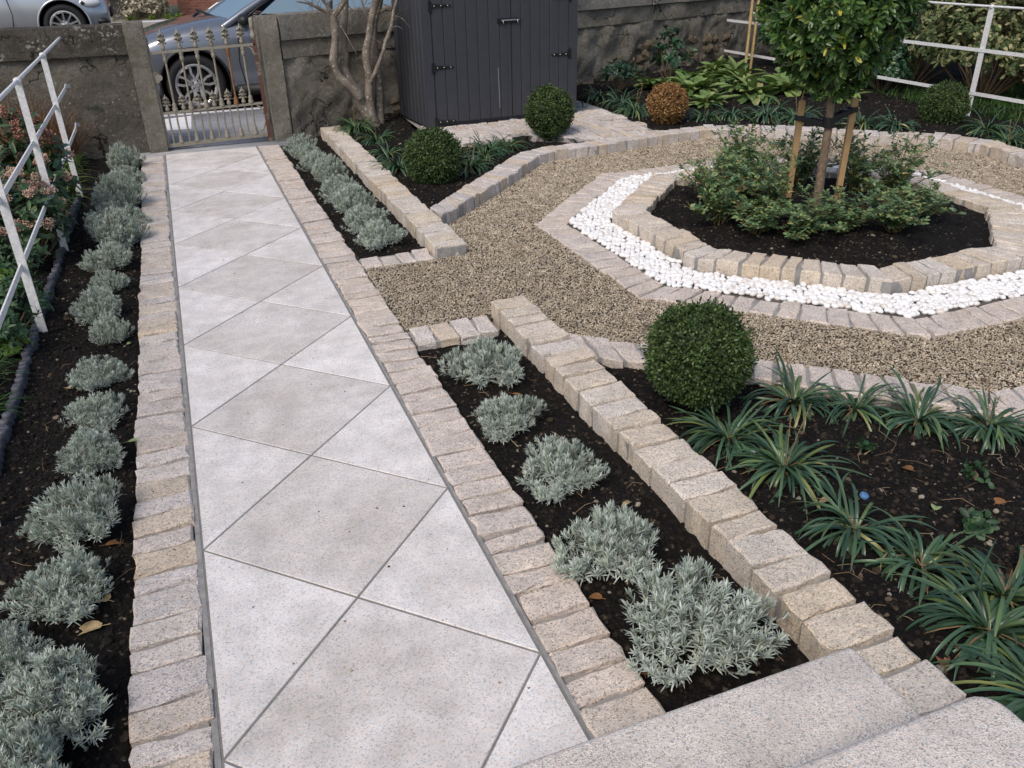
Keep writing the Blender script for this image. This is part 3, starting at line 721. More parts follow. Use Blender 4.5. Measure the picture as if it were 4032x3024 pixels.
for nm, z, hgt in (('top_rail', .895, .022), ('middle_rail', .352, .02), ('bottom_rail', .047, .034)):
    nb = NB(); nb.bar((.035, GY, gz(.035, z)), (1.0, GY, gz(1.0, z)), .03, hgt); gpart(nb, nm, GATE_IRON, False)
def finial_outline(h, wd):
    pts = [(.16, 0), (.20, .06), (.60, .07), (.95, .03), (1.04, .12), (.80, .18), (.52, .17), (.92, .30), (.95, .42), (.66, .38), (.42, .36), (.76, .52), (.74, .64), (.44, .56), (.32, .55), (.52, .70), (.48, .80), (.26, .74), (.2, .84), (.10, .93), (0, 1.0)]
    R_ = [(x * wd / 2, z * h) for x, z in pts]; return R_ + [(-x, z) for x, z in R_[-2::-1]]
def bar_thing(x, z0, z1, tip_z0, tip_h, mat, r=.0085):
    nb = NB(); nb.tube([(x, GY, z0), (x, GY, z1)], r, 8); 
    for zc, rr_ in ((z1 - .0, .021),): nb.lathe([(.009, zc - .055), (.016, zc - .05), (.012, zc - .035), (rr_, zc - .018), (rr_ * .95, zc), (.010, zc + .012)], (x, GY, 0), 10)
    return nb
def finial(x, z0, h, mat):
    nb = NB(); nb.lathe([(.011, z0 - .045), (.02, z0 - .034), (.021, z0 - .018), (.012, z0 - .004), (.016, z0 + .008), (.006, z0 + .02)], (x, GY, 0), 10)
    pl = finial_outline(h, .080); nP = len(pl)
    V = [(x, GY - .014, z0 + h * f) for f in (.1, .35, .6, .95)]
    fr = [(x + a, GY - .003, z0 + z) for a, z in pl]; bk = [(x + a, GY + .005, z0 + z) for a, z in pl]
    spine = [(x, GY - .013, z0 + .1 * h), (x, GY - .015, z0 + .4 * h), (x, GY - .012, z0 + .7 * h)]
    V = fr + bk + spine; F4 = [(i + 1, i, nP + i, nP + i + 1) for i in range(nP - 1)]; nb.add(V, F4)
    b0 = nb.n - len(V); tr = []
    for i in range(nP - 1):
        z = (pl[i][1] + pl[i + 1][1]) / 2 / h; k = 0 if z < .25 else (1 if z < .58 else 2); tr.append((b0 + i, b0 + i + 1, b0 + 2 * nP + k))
    half = nP // 2
    tr += [(b0 + 0, b0 + 2 * nP, b0 + nP - 1)]
    nb.F.append((np.array(tr), 0)); nb.F.append((np.array([tuple(b0 + nP + i for i in range(nP))]), 0))
    return nb
for i, x in enumerate([.168, .317, .460, .604, .742, .882]):
    mat = RUST_IRON if i == 4 else GATE_IRON
    nb = NB(); nb.tube([(x, GY, gz(x, .36)), (x, GY, gz(x, .885))], .0095, 8)
    nb.lathe([(.010, .80), (.0185, .815), (.021, .84), (.014, .852), (.022, .866), (.020, .884)], (x, GY, gz(x, 0)), 10)
    nb.lathe([(.024, .362), (.026, .385), (.018, .405), (.022, .42), (.012, .44)], (x, GY, gz(x, 0)), 10)
    o = gpart(nb, 'bar', mat)
    nb = finial(x, gz(x, .955), .138, GATE_IRON); o2 = gpart(nb, 'finial', GATE_IRON)
    xs_ = x - .07
    gpart(finial(xs_, gz(xs_, .41), .112, GATE_IRON), 'finial', GATE_IRON)
    for q, xx in enumerate((x, xs_)):
        nb = NB(); nb.tube([(xx, GY, gz(xx, .06)), (xx, GY, gz(xx, .345))], .0088, 8)
        if q == 0: nb.lathe([(.024, .064), (.025, .085), (.017, .10), (.021, .115), (.011, .14)], (xx, GY, gz(xx, 0)), 10)
        gpart(nb, 'bar', GATE_IRON)
nb = NB()
for (cx, cz, s1, s2) in ((.985, .33, -1, -1), (.985, .09, -1, 1), (.985, .88, -1, -1)):
    a_ = np.linspace(0, PI / 2, 7); nb.tube([(cx + s1 * .055 * (1 - math.sin(q)), GY, gz(cx, cz) + s2 * .085 * (1 - math.cos(q))) for q in a_], .011, 6)
gpart(nb, 'scroll_bracket', GATE_IRON)

# ------------------------------------------------------------------ plants
def sph(r_, n, zmin=-1.0):
    """even random directions"""
    z = r_.uniform(zmin, 1, n); a = r_.uniform(0, 2 * PI, n); q = np.sqrt(np.maximum(0, 1 - z * z)); return np.stack([q * np.cos(a), q * np.sin(a), z], 1)
def perp(D, r_):
    N = r_.normal(size=D.shape); N -= D * (N * D).sum(1)[:, None]; return N / (np.linalg.norm(N, axis=1)[:, None] + 1e-9)

_protos = {}
def plant(key, build, loc, rz, sc, label, cat, group, name=None):
    """first use is the thing itself, the later ones copy it and each of its parts"""
    name = name or key.split('#')[0]
    if key not in _protos:
        t = empty(name); build(t); _protos[key] = (t, [c for c in t.children]); kids = None
    else:
        p, ch = _protos[key]; t = p.copy(); COL.objects.link(t)
        for c in ch:
            d = c.copy(); COL.objects.link(d); d.parent = t
    t.location = loc; t.rotation_euler = (0, 0, rz); t.scale = (sc, sc, sc) if np.isscalar(sc) else sc
    tag(t, label, cat, group); return t

def b_lavender(seed, R=.185, H=.205, shoots=185):
    def build(t):
        r_ = np.random.default_rng(seed); lv = NB(); st = NB()
        for q in range(shoots):
            a = r_.uniform(0, 2 * PI); rad = math.sqrt(r_.random()); 
            lob = 1 + .16 * math.sin(3 * a + seed) + .1 * math.sin(5 * a + 2 * seed)
            tip = np.array([math.cos(a) * rad * R * lob, math.sin(a) * rad * R * lob, H * (1 - .55 * rad ** 2) * r_.uniform(.72, 1.12)])
            tip[2] = max(tip[2], .045)
            base = np.array([tip[0] * .35, tip[1] * .35, .0]); mid = np.array([tip[0] * .85, tip[1] * .85, tip[2] * .45])
            u = np.linspace(0, 1, 7)[:, None]; P = (1 - u) ** 2 * base + 2 * u * (1 - u) * mid + u ** 2 * tip
            st.tube(P, np.linspace(.0022, .0012, 7), 4, caps=False)
            nl = r_.integers(28, 37); s = 1 - r_.random(nl) ** 1.7 * .75; s[:7] = r_.uniform(.93, 1.0, 7)
            Pb = (1 - s[:, None]) ** 2 * base + 2 * s[:, None] * (1 - s[:, None]) * mid + s[:, None] ** 2 * tip
            T = 2 * (1 - s[:, None]) * (mid - base) + 2 * s[:, None] * (tip - mid); T /= np.linalg.norm(T, axis=1)[:, None]
            T = T + np.array([0, 0, .45]); T /= np.linalg.norm(T, axis=1)[:, None]
            out = perp(T, r_); up = np.clip((s - .55) / .45, 0, 1)[:, None]
            D = T * (.35 + .75 * up) + out * (1.0 - .45 * up)
            lv.leaves(Pb, D, T - out * .3, r_.uniform(.020, .039, nl) * (1 - .25 * (s > .95)), r_.uniform(.0027, .0043, nl), r_.uniform(-1.1, .9, nl), 3, 'needle')
        lv.obj('foliage', LAV, t); st.obj('stems', LAVSTEM, t)
    return build

LAVL = [(-0.34, 6.76, .17), (-0.33, 6.27, .165), (-0.39, 5.87, .175), (-0.36, 5.40, .19), (-0.38, 4.95, .20), (-0.36, 4.45, .195), (-0.38, 4.0, .175), (-0.38, 3.60, .13), (-0.41, 3.18, .15), (-0.34, 2.80, .115),
        (-0.38, 2.34, .145), (-0.37, 1.96, .15), (-0.36, 1.58, .145), (-0.36, 1.12, .165), (-0.40, 0.78, .17), (-0.54, 0.56, .12), (-0.39, 0.30, .185), (-.45, .06, .17)]
LAVN = [(1.28, 1.67, .185), (1.21, 1.22, .14), (1.25, .78, .17), (1.21, .31, .19), (1.25, -.10, .20)]
LAVF = [(1.24, 6.88, .15), (1.23, 6.45, .15), (1.25, 5.98, .145), (1.27, 5.52, .165), (1.26, 5.06, .17), (1.27, 4.60, .17), (1.27, 4.18, .165), (1.28, 3.74, .18)]
ordn = ['first', 'second', 'third', 'fourth', 'fifth', 'sixth', 'seventh', 'eighth', 'ninth', 'tenth', 'eleventh', 'twelfth', 'thirteenth', 'fourteenth', 'fifteenth', 'sixteenth', 'seventeenth', 'eighteenth']
def lav(i, x, y, R_, label, group):
    v = (i * 3 + int(abs(y) * 10)) % 8; k = R_ / .19 * (.88 if 5 < i < 18 else 1.0)
    r_ = random.Random(i * 31 + int(y * 100))
    t = plant('lavender_plant#%d' % v, b_lavender(40 + v, .185 + .012 * (v % 3 - 1), .205 + .03 * (v % 4 - 1.5), 150 + 18 * (v % 4)), (x, y, soil1(x, y) - .004), r_.uniform(0, 6.28), (k, k, k * r_.uniform(.85, 1.12)), label, 'lavender', group)
    t.rotation_euler = (r_.uniform(-.16, .16), r_.uniform(-.16, .16), r_.uniform(0, 6.28))
for i, (x, y, R_) in enumerate(LAVL):
    lab = 'silvery lavender, %s from the gate wall in the long left-hand bed' % ordn[i]
    if i == 0: lab = 'silvery lavender right against the wall at the far end of the left-hand bed'
    if i == len(LAVL) - 1: lab = 'big silvery lavender at the near end of the left bed, cut by the frame corner'
    if i == 15: lab = 'small silvery lavender at the left frame edge, tucked behind the nearest big plants'
    lav(i, x, y, R_, lab, 'lavender plants in the left bed')
for (x, y, R_), lab in zip(LAVN, ['grey-green lavender behind the short sett row at the gravel entrance', 'smallest lavender of the front right bed, second from the gravel entrance', 'spiky greener lavender in the middle of the front right bed',
                                  'large lavender in the front right bed, one before the granite steps', 'largest lavender, beside the granite steps in the front right bed']):
    lav(int(y * 10) + 60, x, y, R_, lab, 'lavender plants in the front right bed')
for i, (x, y, R_) in enumerate(LAVF):
    lab = 'small silvery lavender, %s from the gate pillar in the far right bed' % ordn[i]
    if i == 0: lab = 'small silvery lavender at the foot of the right gate pillar'
    if i == 7: lab = 'silvery lavender nearest the gravel entrance in the far right bed'
    lav(i + 90, x, y, R_, lab, 'lavender plants in the far right bed')

def b_ball(seed, rx, rz, leafm, inm, n=8500, ll=.014):
    def build(t):
        r_ = np.random.default_rng(seed); D = sph(r_, n // 6)
        lump = 1 + .042 * np.sin(D[:, 0] * 5 + seed) * np.sin(D[:, 1] * 4.3 + 1.3 * seed) + .025 * np.sin(D[:, 2] * 6 + D[:, 0] * 3) + r_.normal(0, .018, len(D))
        C = D * lump[:, None] * (rx, rx, rz); lv = NB()
        for k in range(6):
            off = r_.normal(0, .0065, C.shape); B = C * r_.uniform(.87, 1.0, (len(C), 1)) + off
            d = D + r_.normal(0, .75, D.shape); lv.leaves(B, d, D + r_.normal(0, .5, D.shape), r_.uniform(ll * .7, ll * 1.25, len(C)), r_.uniform(ll * .5, ll * .75, len(C)), r_.uniform(-.3, .6, len(C)), 2, 'oval')
        d = sph(r_, 160, -.2); B = d * (rx, rx, rz) * 1.0
        for k in range(5): lv.leaves(B + d * (.006 * k), d + r_.normal(0, .7, d.shape), d + r_.normal(0, .4, d.shape), ll * 1.1, ll * .6, .2, 2, 'oval')
        lv.obj('foliage', leafm, t)
        co_, q, tr = ellipsoid(20, 14); nb = NB(); nb.add(co_ * (rx * .86, rx * .86, rz * .86), q); nb.F.append((tr, 0)); nb.tube([(0, 0, -rz * 1.12), (0, 0, -rz * .8)], .03, 6); nb.obj('shade_core', inm, t)  # solid dark core stands in for shade between the leaves, plus a stub stem
    return build
BALLS = [('box_ball', 2.01, 1.085, .205, .212, .214, BOX, BOXIN, 21000, .0135, 'large clipped green box ball in the front bed, beside the raised kerb'),
         ('box_ball', 2.03, 4.99, .215, .222, .222, BOX, BOXIN, 14000, .016, 'dark green box ball in the far bed, just before the shed'),
         ('box_ball', 3.50, 6.03, .285, .218, .235, BOX, BOXIN, 13000, .017, 'green box ball standing on the sett paving in front of the shed doors'),
         ('box_ball', 4.94, 6.25, .215, .195, .20, DEADBOX, DEADIN, 12000, .017, 'dead brown box ball beside the sett paving'),
         ('box_ball', 7.25, 4.86, .215, .215, .22, BOX, BOXIN, 12000, .018, 'dark box ball at the far right, against the white railing post')]
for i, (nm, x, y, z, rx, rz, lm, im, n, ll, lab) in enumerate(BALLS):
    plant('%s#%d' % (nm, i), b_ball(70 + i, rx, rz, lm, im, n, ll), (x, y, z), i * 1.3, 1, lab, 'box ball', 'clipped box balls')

def b_liriope(seed, n=62, Ln=.30, W=.0095, stalk=2):
    def build(t):
        r_ = np.random.default_rng(seed); lv = NB()
        a = r_.uniform(0, 2 * PI, n); el = np.radians(r_.uniform(24, 74, n)); rad = r_.uniform(0, .035, n)
        D = np.stack([np.cos(a) * np.cos(el), np.sin(a) * np.cos(el), np.sin(el)], 1)
        B = np.stack([np.cos(a) * rad, np.sin(a) * rad, np.zeros(n)], 1)
        N = np.stack([-np.cos(a) * np.sin(el), -np.sin(a) * np.sin(el), np.cos(el)], 1) + r_.normal(0, .38, (n, 3))
        lv.leaves(B, D, N, r_.uniform(Ln * .6, Ln * 1.15, n), r_.uniform(W * .75, W * 1.2, n), r_.uniform(1.5, 3.3, n) * np.where(r_.random(n) < .12, .45, 1), 11, 'strap', 3, .2)
        m_ = n // 7; a = r_.uniform(0, 2 * PI, m_); D = np.stack([np.cos(a), np.sin(a), r_.uniform(0, .5, m_)], 1)
        lv.obj('blades', LIR, t)
        nb = NB(); nb.leaves(np.zeros((m_, 3)) + (0, 0, .012), D, np.tile((0, 0, 1.), (m_, 1)), r_.uniform(.1, .2, m_), np.full(m_, .005), r_.uniform(.4, 1.0, m_), 4, 'strap'); nb.obj('withered_blades', DRY, t)
        for k in range(stalk):
            nb = NB(); a = r_.uniform(0, 6.28); h = r_.uniform(.17, .27); tp = np.array([math.cos(a) * .06, math.sin(a) * .06, h])
            nb.tube([(0, 0, 0), tp * .5 + (0, 0, .02), tp], .0016, 4, caps=False); z = np.linspace(.6, 1, 14)[:, None]; nb.blobs(tp * z + r_.normal(0, .003, (14, 3)), np.full(14, .0032), r=r_)
            nb.obj('flower_stalk', DRY, t)
    return build
LIRN = [(1.99, .80, 'strap-leaved clump at the foot of the big box ball, by the raised kerb'), (2.06, .54, 'broad strap-leaved clump leaning over the kerb, second from the big box ball'), (2.03, .14, 'thin open strap-leaved clump midway along the raised kerb'),
        (2.10, -.08, 'dense dark strap-leaved clump with dry stalks, above the steps'), (2.06, -.37, 'strap-leaved clump beside the end of the raised kerb'), (1.98, -.62, 'strap-leaved clump at the lower right corner by the steps'),
        (2.40, .93, 'strap-leaved clump just right of the big box ball'), (2.60, .79, 'strap-leaved clump at the gravel edging, second right of the box ball'), (2.78, .62, 'strap-leaved clump at the gravel edging, third right of the box ball'),
        (2.98, .46, 'wide strap-leaved clump at the gravel edging near the right frame edge'), (2.22, -.28, 'strap-leaved clump behind the nearest two clumps at the right')]
LIRF = [(1.86, 7.20, 'small strap-leaved clump behind the raised kerb at the foot of the wall'), (1.93, 6.62, 'strap-leaved clump in front of the bare tree trunk'), (1.90, 6.05, 'lush strap-leaved clump between the bare tree and the far box ball'), (1.86, 5.45, 'strap-leaved clump just left of the far box ball'),
        (2.40, 5.20, 'strap-leaved clump just right of the far box ball'), (2.66, 5.55, 'strap-leaved clump in the middle between the two far box balls'), (2.98, 5.83, 'upright strap-leaved clump just left of the box ball before the shed'), (2.80, 5.76, 'pale strap-leaved clump against the shed paving')]
LIRB = [(4.55, 7.40, 'strap-leaved clump tight against the right side of the shed'), (4.86, 7.62, 'strap-leaved clump by the wall, second right of the shed'), (4.88, 7.12, 'strap-leaved clump at the back corner of the sett paving'), (4.83, 6.72, 'strap-leaved clump left of the dead brown box ball'),
        (5.36, 6.20, 'strap-leaved clump just right of the dead brown box ball'), (5.66, 6.12, 'strap-leaved clump behind the far kerb, second right of the brown ball'), (5.93, 5.88, 'strap-leaved clump behind the far kerb, third right of the brown ball'), (6.18, 5.72, 'strap-leaved clump behind the left tree stake'),
        (6.50, 5.15, 'strap-leaved clump behind the tree trunk, by the far kerb'), (6.70, 4.88, 'strap-leaved clump between the tree stakes and the far right box ball'), (7.22, 4.30, 'strap-leaved clump below the white railing post'), (7.14, 3.98, 'strap-leaved clump by the kerb at the right edge'), (7.40, 4.02, 'strap-leaved clump under the lowest white rail at the right edge')]
for gi, (lst, grp, sc) in enumerate(((LIRN, 'strap-leaved clumps in the front bed', 1.0), (LIRF, 'strap-leaved clumps in the far bed', 1.12), (LIRB, 'strap-leaved clumps in the back bed', 1.22))):
    for i, (x, y, lab) in enumerate(lst):
        v = (i + gi) % 4; rr_ = random.Random(i * 17 + gi * 5)
        if gi == 0 and i in (2,): v = 3
        plant('strap_leaf_clump#%d' % v, b_liriope(90 + v, [110, 130, 96, 66][v], [.27, .285, .25, .27][v], .0112, [0, 2, 1, 0][v]), (x, y, soil1(x, y) - .003), rr_.uniform(0, 6.28), sc * rr_.uniform(.88, 1.1), lab, 'strap-leaved plant', grp)

def b_rose(seed, R=.32, H=.37, canes=17):
    def build(t):
        r_ = np.random.default_rng(seed); st = NB(); lv = NB()
        for q in range(canes):
            a = r_.uniform(0, 2 * PI); rad = R * r_.uniform(.25, 1.05); h = H * r_.uniform(.45, 1.2) * (1.1 - .45 * rad / R)
            tip = np.array([math.cos(a) * rad, math.sin(a) * rad, h]); base = np.array([math.cos(a), math.sin(a), 0]) * .03
            mid = np.array([tip[0] * .35, tip[1] * .35, h * .75]) + r_.normal(0, .02, 3); u = np.linspace(0, 1, 8)[:, None]
            P = (1 - u) ** 2 * base + 2 * u * (1 - u) * mid + u ** 2 * tip + r_.normal(0, .003, (8, 3)); st.tube(P, np.linspace(.0035, .0018, 8), 5, caps=False)
            m_ = r_.integers(15, 23); s = r_.uniform(.22, 1.02, m_)
            Pb = np.stack([np.interp(s, np.linspace(0, 1, 8), P[:, k]) for k in range(3)], 1)
            az = r_.uniform(0, 2 * PI, m_); el = r_.uniform(.0, .9, m_); D = np.stack([np.cos(az) * np.cos(el), np.sin(az) * np.cos(el), np.sin(el)], 1); sl = r_.uniform(.035, .06, m_)
            for k in range(m_): st.tube([Pb[k], Pb[k] + D[k] * sl[k]], .0008, 3, caps=False)
            up = np.tile((0, 0, 1.), (m_, 1)) + r_.normal(0, .35, (m_, 3)); sd_ = np.cross(D, up); sd_ /= np.linalg.norm(sd_, axis=1)[:, None]
            for f, sg, ls in ((1, 0, 1.1), (.72, 1, 1), (.72, -1, 1), (.4, 1, .8), (.4, -1, .8)):
                d = D + sd_ * sg * 1.6 if sg else D
                lv.leaves(Pb + D * (sl * f)[:, None], d, up, r_.uniform(.021, .034, m_) * ls, r_.uniform(.015, .023, m_) * ls, r_.uniform(.0, .8, m_), 2, 'oval', 3, .12)
        lv.obj('leaves', ROSE, t); st.obj('canes', ROSESTEM, t)
    return build
ROSES = [(3.42, 3.02, 1.0, 'rose bush at the left of the octagon, overhanging the kerb'), (3.50, 2.72, .9, 'low rose bush at the front left of the octagon'), (3.86, 3.42, 1.05, 'tall rose bush behind the left stake in the octagon'), (3.72, 2.55, .95, 'rose bush in front of the left tree stake'),
         (4.00, 2.50, .95, 'rose bush directly in front of the lollipop tree trunk'), (4.30, 2.38, 1.0, 'dense rose bush in front of the right stake'), (4.62, 2.55, .95, 'rose bush at the front right of the octagon'), (4.85, 2.98, 1.05, 'leggy rose bush at the far right of the octagon, with one cane sticking out'),
         (4.10, 3.75, 1.1, 'tall rose bush at the back of the octagon, left of the trunk'), (4.55, 3.62, 1.0, 'rose bush at the back of the octagon, right of the stakes'), (3.60, 3.40, 1.0, 'rose bush at the back left corner of the octagon'), (3.78, 2.98, .95, 'rose bush between the left kerb bush and the left stake'), (4.72, 3.22, 1.0, 'rose bush right behind the right-hand stake')]
for i, (x, y, sc, lab) in enumerate(ROSES):
    plant('rose_bush#%d' % (i % 4), b_rose(120 + i % 4), (x, y, soil1(x, y) - .004), i * 1.7, (sc, sc, sc * (.72 if y < 2.8 else 1.12)), lab, 'rose bush', 'rose bushes in the octagon')

# lollipop tree, stakes, ties
t = empty('lollipop_tree', (4.255, 3.06, .02)); tag(t, 'evergreen lollipop tree with round glossy crown in the middle of the octagon', 'tree')
r_ = np.random.default_rng(200); nb = NB(); nb.tube([(0, 0, -.05), (-.004, 0, .3), (-.003, .0, .6), (-.02, .01, .85), (-.04, .02, 1.2)], [.036, .03, .027, .026, .022], 10, caps=False)
for q in range(7):
    a = q * .9; nb.tube([(-.03, .01, .85 + .05 * q), (.18 * math.cos(a), .18 * math.sin(a), 1.1 + .05 * q), (.38 * math.cos(a), .38 * math.sin(a), 1.3 + .06 * q)], [.014, .009, .005], 6)
nb.obj('trunk', BARK, t)
CC = np.array([-.05, .02, 1.40]); lv = NB(); nW = 1350; D = sph(r_, nW); lum = 1 + .07 * np.sin(D[:, 0] * 4 + 1) * np.sin(D[:, 2] * 5) + .05 * np.sin(D[:, 1] * 6 + 2)
rad = lum * np.where(r_.random(nW) < .72, r_.uniform(.86, 1.06, nW), r_.uniform(.55, .86, nW)); C = CC + D * rad[:, None] * (.445, .445, .56)
nl = 14
B = np.repeat(C, nl, 0); Dr = np.repeat(D + (0, 0, .35), nl, 0) + r_.normal(0, .15, (nW * nl, 3)); Dr /= np.linalg.norm(Dr, axis=1)[:, None]
out = perp(Dr, r_); k_ = r_.uniform(.25, 1.15, (nW * nl, 1)); Dl = Dr * (1.15 - .6 * k_) + out * k_
lv.leaves(B - Dr * r_.uniform(0, .03, (nW * nl, 1)), Dl, Dr - out * .4, r_.uniform(.05, .082, nW * nl), r_.uniform(.017, .024, nW * nl), r_.uniform(-.2, .8, nW * nl), 3, 'obov', 3, .14); lv.obj('crown', PITT, t)
co_, q, tr = ellipsoid(18, 12); nb = NB(); nb.add(co_ * .30 + CC, q); nb.F.append((tr, 0)); nb.obj('shade_core', PITTIN, t)  # dark ellipsoid painted as the shade deep in the crown
ST = []
for (a, b, lab) in (((4.222, 3.333, -.1), (4.163, 3.25, .735), 'square wooden tree stake on the left of the lollipop tree trunk'), ((4.448, 3.085, -.1), (4.466, 3.09, .75), 'square wooden tree stake on the right of the lollipop tree trunk')):
    nb = NB(); a_, b_ = np.array(a), np.array(b); nb.bar(a_, b_, .038, .038, (.5, 1, 0)); nb.bar(b_, b_ + (b_ - a_) * .008, .030, .030, (.5, 1, 0)); ob = nb.obj('tree_stake', STAKE, None, False); tag(ob, lab, 'tree stake', 'stakes of the lollipop tree'); ST.append(b_)
def tie(a, b, lab):
    nb = NB(); a = np.array(a); b = np.array(b); d = (b - a) / np.linalg.norm(b - a); sdv = np.cross(d, (0, 0, 1.)); sdv /= np.linalg.norm(sdv)
    for s_ in (-1, 1): nb.bar(a + sdv * .024 * s_, b + sdv * .026 * s_ - d * .01, .005, .032)
    for c, rr_ in ((a, .030), (b, .036)): nb.lathe([(rr_, -.017), (rr_ + .005, -.017), (rr_ + .005, .017), (rr_, .017)], c, 12)
    m_ = a * .72 + b * .28; nb.box(-.03, .03, -.018, .018, -.018, .018, 0, Matrix.Translation(m_) @ Matrix.Rotation(math.atan2(d[1], d[0]), 4, 'Z'))
    tag(nb.obj('tree_tie', RUBBER, None, False), lab, 'tree tie', 'rubber ties of the lollipop tree')
tie((4.171, 3.262, .625), (4.250, 3.06, .605), 'black rubber tie from the left stake to the trunk')
tie((4.463, 3.09, .685), (4.250, 3.06, .640), 'black rubber tie from the right stake to the trunk')

# bare multi-stemmed tree
K = 1.0414
def tp(p, dy=0): 
    x, z = p; return (.194 + (x - .194) * K, 7.30 + dy, 1.725 - (1.725 - z) * K)
t = empty('bare_tree', (2.06, 7.3, .08)); tag(t, 'leafless multi-stemmed tree with pale smooth bark between gate and shed', 'tree')
def limb(nm, pts, r0, r1, dys=(0, 0), up=None):
    P = [tp(p, dys[0] + (dys[1] - dys[0]) * i / (len(pts) - 1)) for i, p in enumerate(pts)]
    if up: P = P + [tuple(np.array(P[-1]) + np.array(up) * f) for f in (.5, 1)]
    Q = np.array(P); u = np.linspace(0, len(P) - 1, len(P) * 4); Q = np.stack([np.interp(u, range(len(P)), Q[:, k]) for k in range(3)], 1)
    for _ in range(2): Q[1:-1] = (Q[:-2] + 2 * Q[1:-1] + Q[2:]) / 4
    rad = np.linspace(r0, r1, len(Q)) * .84 * (1 + .07 * np.sin(np.linspace(0, 17, len(Q))))
    nb = NB(); nb.tube(Q, rad, 10, caps=False); o = nb.obj(nm, OLDBARK); part_of(t, o); return Q
limb('trunk', [(2.02, .06), (1.99, .16), (1.94, .25), (1.89, .35), (1.87, .45), (1.82, .53), (1.77, .62), (1.755, .72), (1.78, .79), (1.77, .87), (1.78, .97), (1.81, 1.11), (1.84, 1.29)], .075, .034, (0, .05), (.05, .05, .5))
limb('stem', [(1.87, .42), (1.79, .53), (1.69, .62), (1.655, .71), (1.65, .79), (1.68, .9), (1.70, 1.02), (1.69, 1.12), (1.68, 1.17)], .052, .042, (-.04, -.06))
limb('stem', [(2.0, .14), (1.965, .29), (1.97, .48), (1.985, .61), (1.97, .74), (1.97, .84), (2.02, .98), (2.05, 1.14), (2.11, 1.28)], .058, .036, (0, -.08), (.1, 0, .5))
limb('stem', [(2.06, .04), (2.065, .19), (2.085, .41), (2.09, .64), (2.07, .79), (2.07, .94), (2.1, 1.1), (2.15, 1.2), (2.18, 1.29)], .06, .045, (.05, .1), (.12, 0, .5))
limb('branch', [(1.985, .56), (2.06, .69), (2.12, .82), (2.15, .92), (2.22, 1.06), (2.24, 1.18), (2.28, 1.29)], .026, .015, (-.06, -.2), (.1, -.05, .4))
for pts, r0, r1 in (([(1.69, 1.15), (1.63, 1.2), (1.56, 1.235), (1.47, 1.28), (1.37, 1.295)], .03, .007), ([(1.69, 1.15), (1.65, 1.25), (1.59, 1.33)], .032, .015), ([(1.69, 1.15), (1.76, 1.22), (1.82, 1.30)], .036, .022), ([(2.03, 1.10), (1.99, 1.19), (1.96, 1.30)], .018, .010),
                    ([(2.15, .92), (2.23, 1.03), (2.29, 1.05), (2.33, 1.02)], .010, .003), ([(1.73, 1.12), (1.80, .98), (1.87, .82)], .010, .003), ([(2.13, .90), (2.05, .95), (2.01, 1.03)], .008, .002), ([(2.24, 1.14), (2.34, 1.12), (2.42, 1.02), (2.43, .92)], .007, .002)):
    limb('branch', pts, r0, r1, (-.05, -.1))
nb = NB(); r_ = np.random.default_rng(3)
for q in range(46):
    x0 = r_.uniform(1.45, 2.35); z0 = r_.uniform(1.08, 1.3); a = r_.uniform(.1, 3.0); ln = r_.uniform(.08, .28); p = np.array(tp((x0, z0), -.08)); d = np.array([math.cos(a), r_.uniform(-.5, .5), math.sin(a)])
    nb.tube([p, p + d * ln * .5 + r_.normal(0, .01, 3), p + d * ln + r_.normal(0, .03, 3)], [.0032, .0024, .0012], 4, caps=False)
o = nb.obj('twigs', TWIG); part_of(t, o)

# ------------------------------------------------------------------ shed
FL = np.array([2.53, 6.85]); ang = math.radians(4); SW, SD, SH = 1.69, .90, 1.72
shed = empty('garden_shed', (FL[0], FL[1], .088), ang); tag(shed, 'dark slate-grey timber shed with double doors on the sett paving', 'shed')
def boards(nb, x0, x1, z0, z1, n, front_y, t_=.014, gap=.006, axis='x', yy0=0):
    wd = (x1 - x0) / n
    for i in range(n):
        a, b = x0 + i * wd, x0 + (i + 1) * wd
        # shiplap: chamfered lead edge
        prof = [(a, 0), (a + gap, -t_ * .25), (a + gap * 2.2, -t_), (b - .001, -t_), (b, 0)]
        V = []; 
        for z in (z0, z1):
            for px, py in prof: V.append((px, front_y + py, z) if axis == 'x' else (front_y + py, px, z))
        F = [(j, j + 1, 5 + j + 1, 5 + j) for j in range(4)]
        if axis != 'x': F = [f[::-1] for f in F]
        nb.add(V, F); b0 = nb.n - 10; nb.F.append((np.array([(b0 + 5, b0 + 6, b0 + 7), (b0 + 5, b0 + 7, b0 + 8), (b0 + 5, b0 + 8, b0 + 9)]), 0))
nb = NB(); nb.box(.012, SW - .012, .012, SD, 0, SH); nb.obj('carcass', SHED_PAINT, shed, False)
nb = NB(); boards(nb, .03, SD, 0, SH, 8, .012, .016, .012, 'y'); nb.obj('side_cladding', SHED_PAINT, shed, False)
nb = NB(); nb.box(-.01, .075, -.024, .011, 0, SH); nb.obj('corner_post', SHED_PAINT, shed, False)
nb = NB(); nb.box(SW - .10, SW + .005, -.024, .011, 0, SH); nb.obj('corner_post', SHED_PAINT, shed, False)
XM = .075 + (SW - .175) * .56
for (a, b, n_) in ((.079, XM - .002, 7), (XM + .002, SW - .104, 6)):
    nb = NB(); nb.box(a, b, -.004, .011, .03, SH - .1); boards(nb, a, b, .032, SH - .102, n_, -.0045, .014, .007); nb.obj('door', SHED_PAINT, shed, False)
nb = NB(); nb.box(.076, SW - .101, .0, .011, 0, .028); nb.obj('sill', SHED_PAINT, shed, False)
nb = NB(); nb.box(XM - .035, XM + .0, -.026, -.0195, .035, SH - .1); nb.obj('door_strip', SHED_PAINT, shed, False)
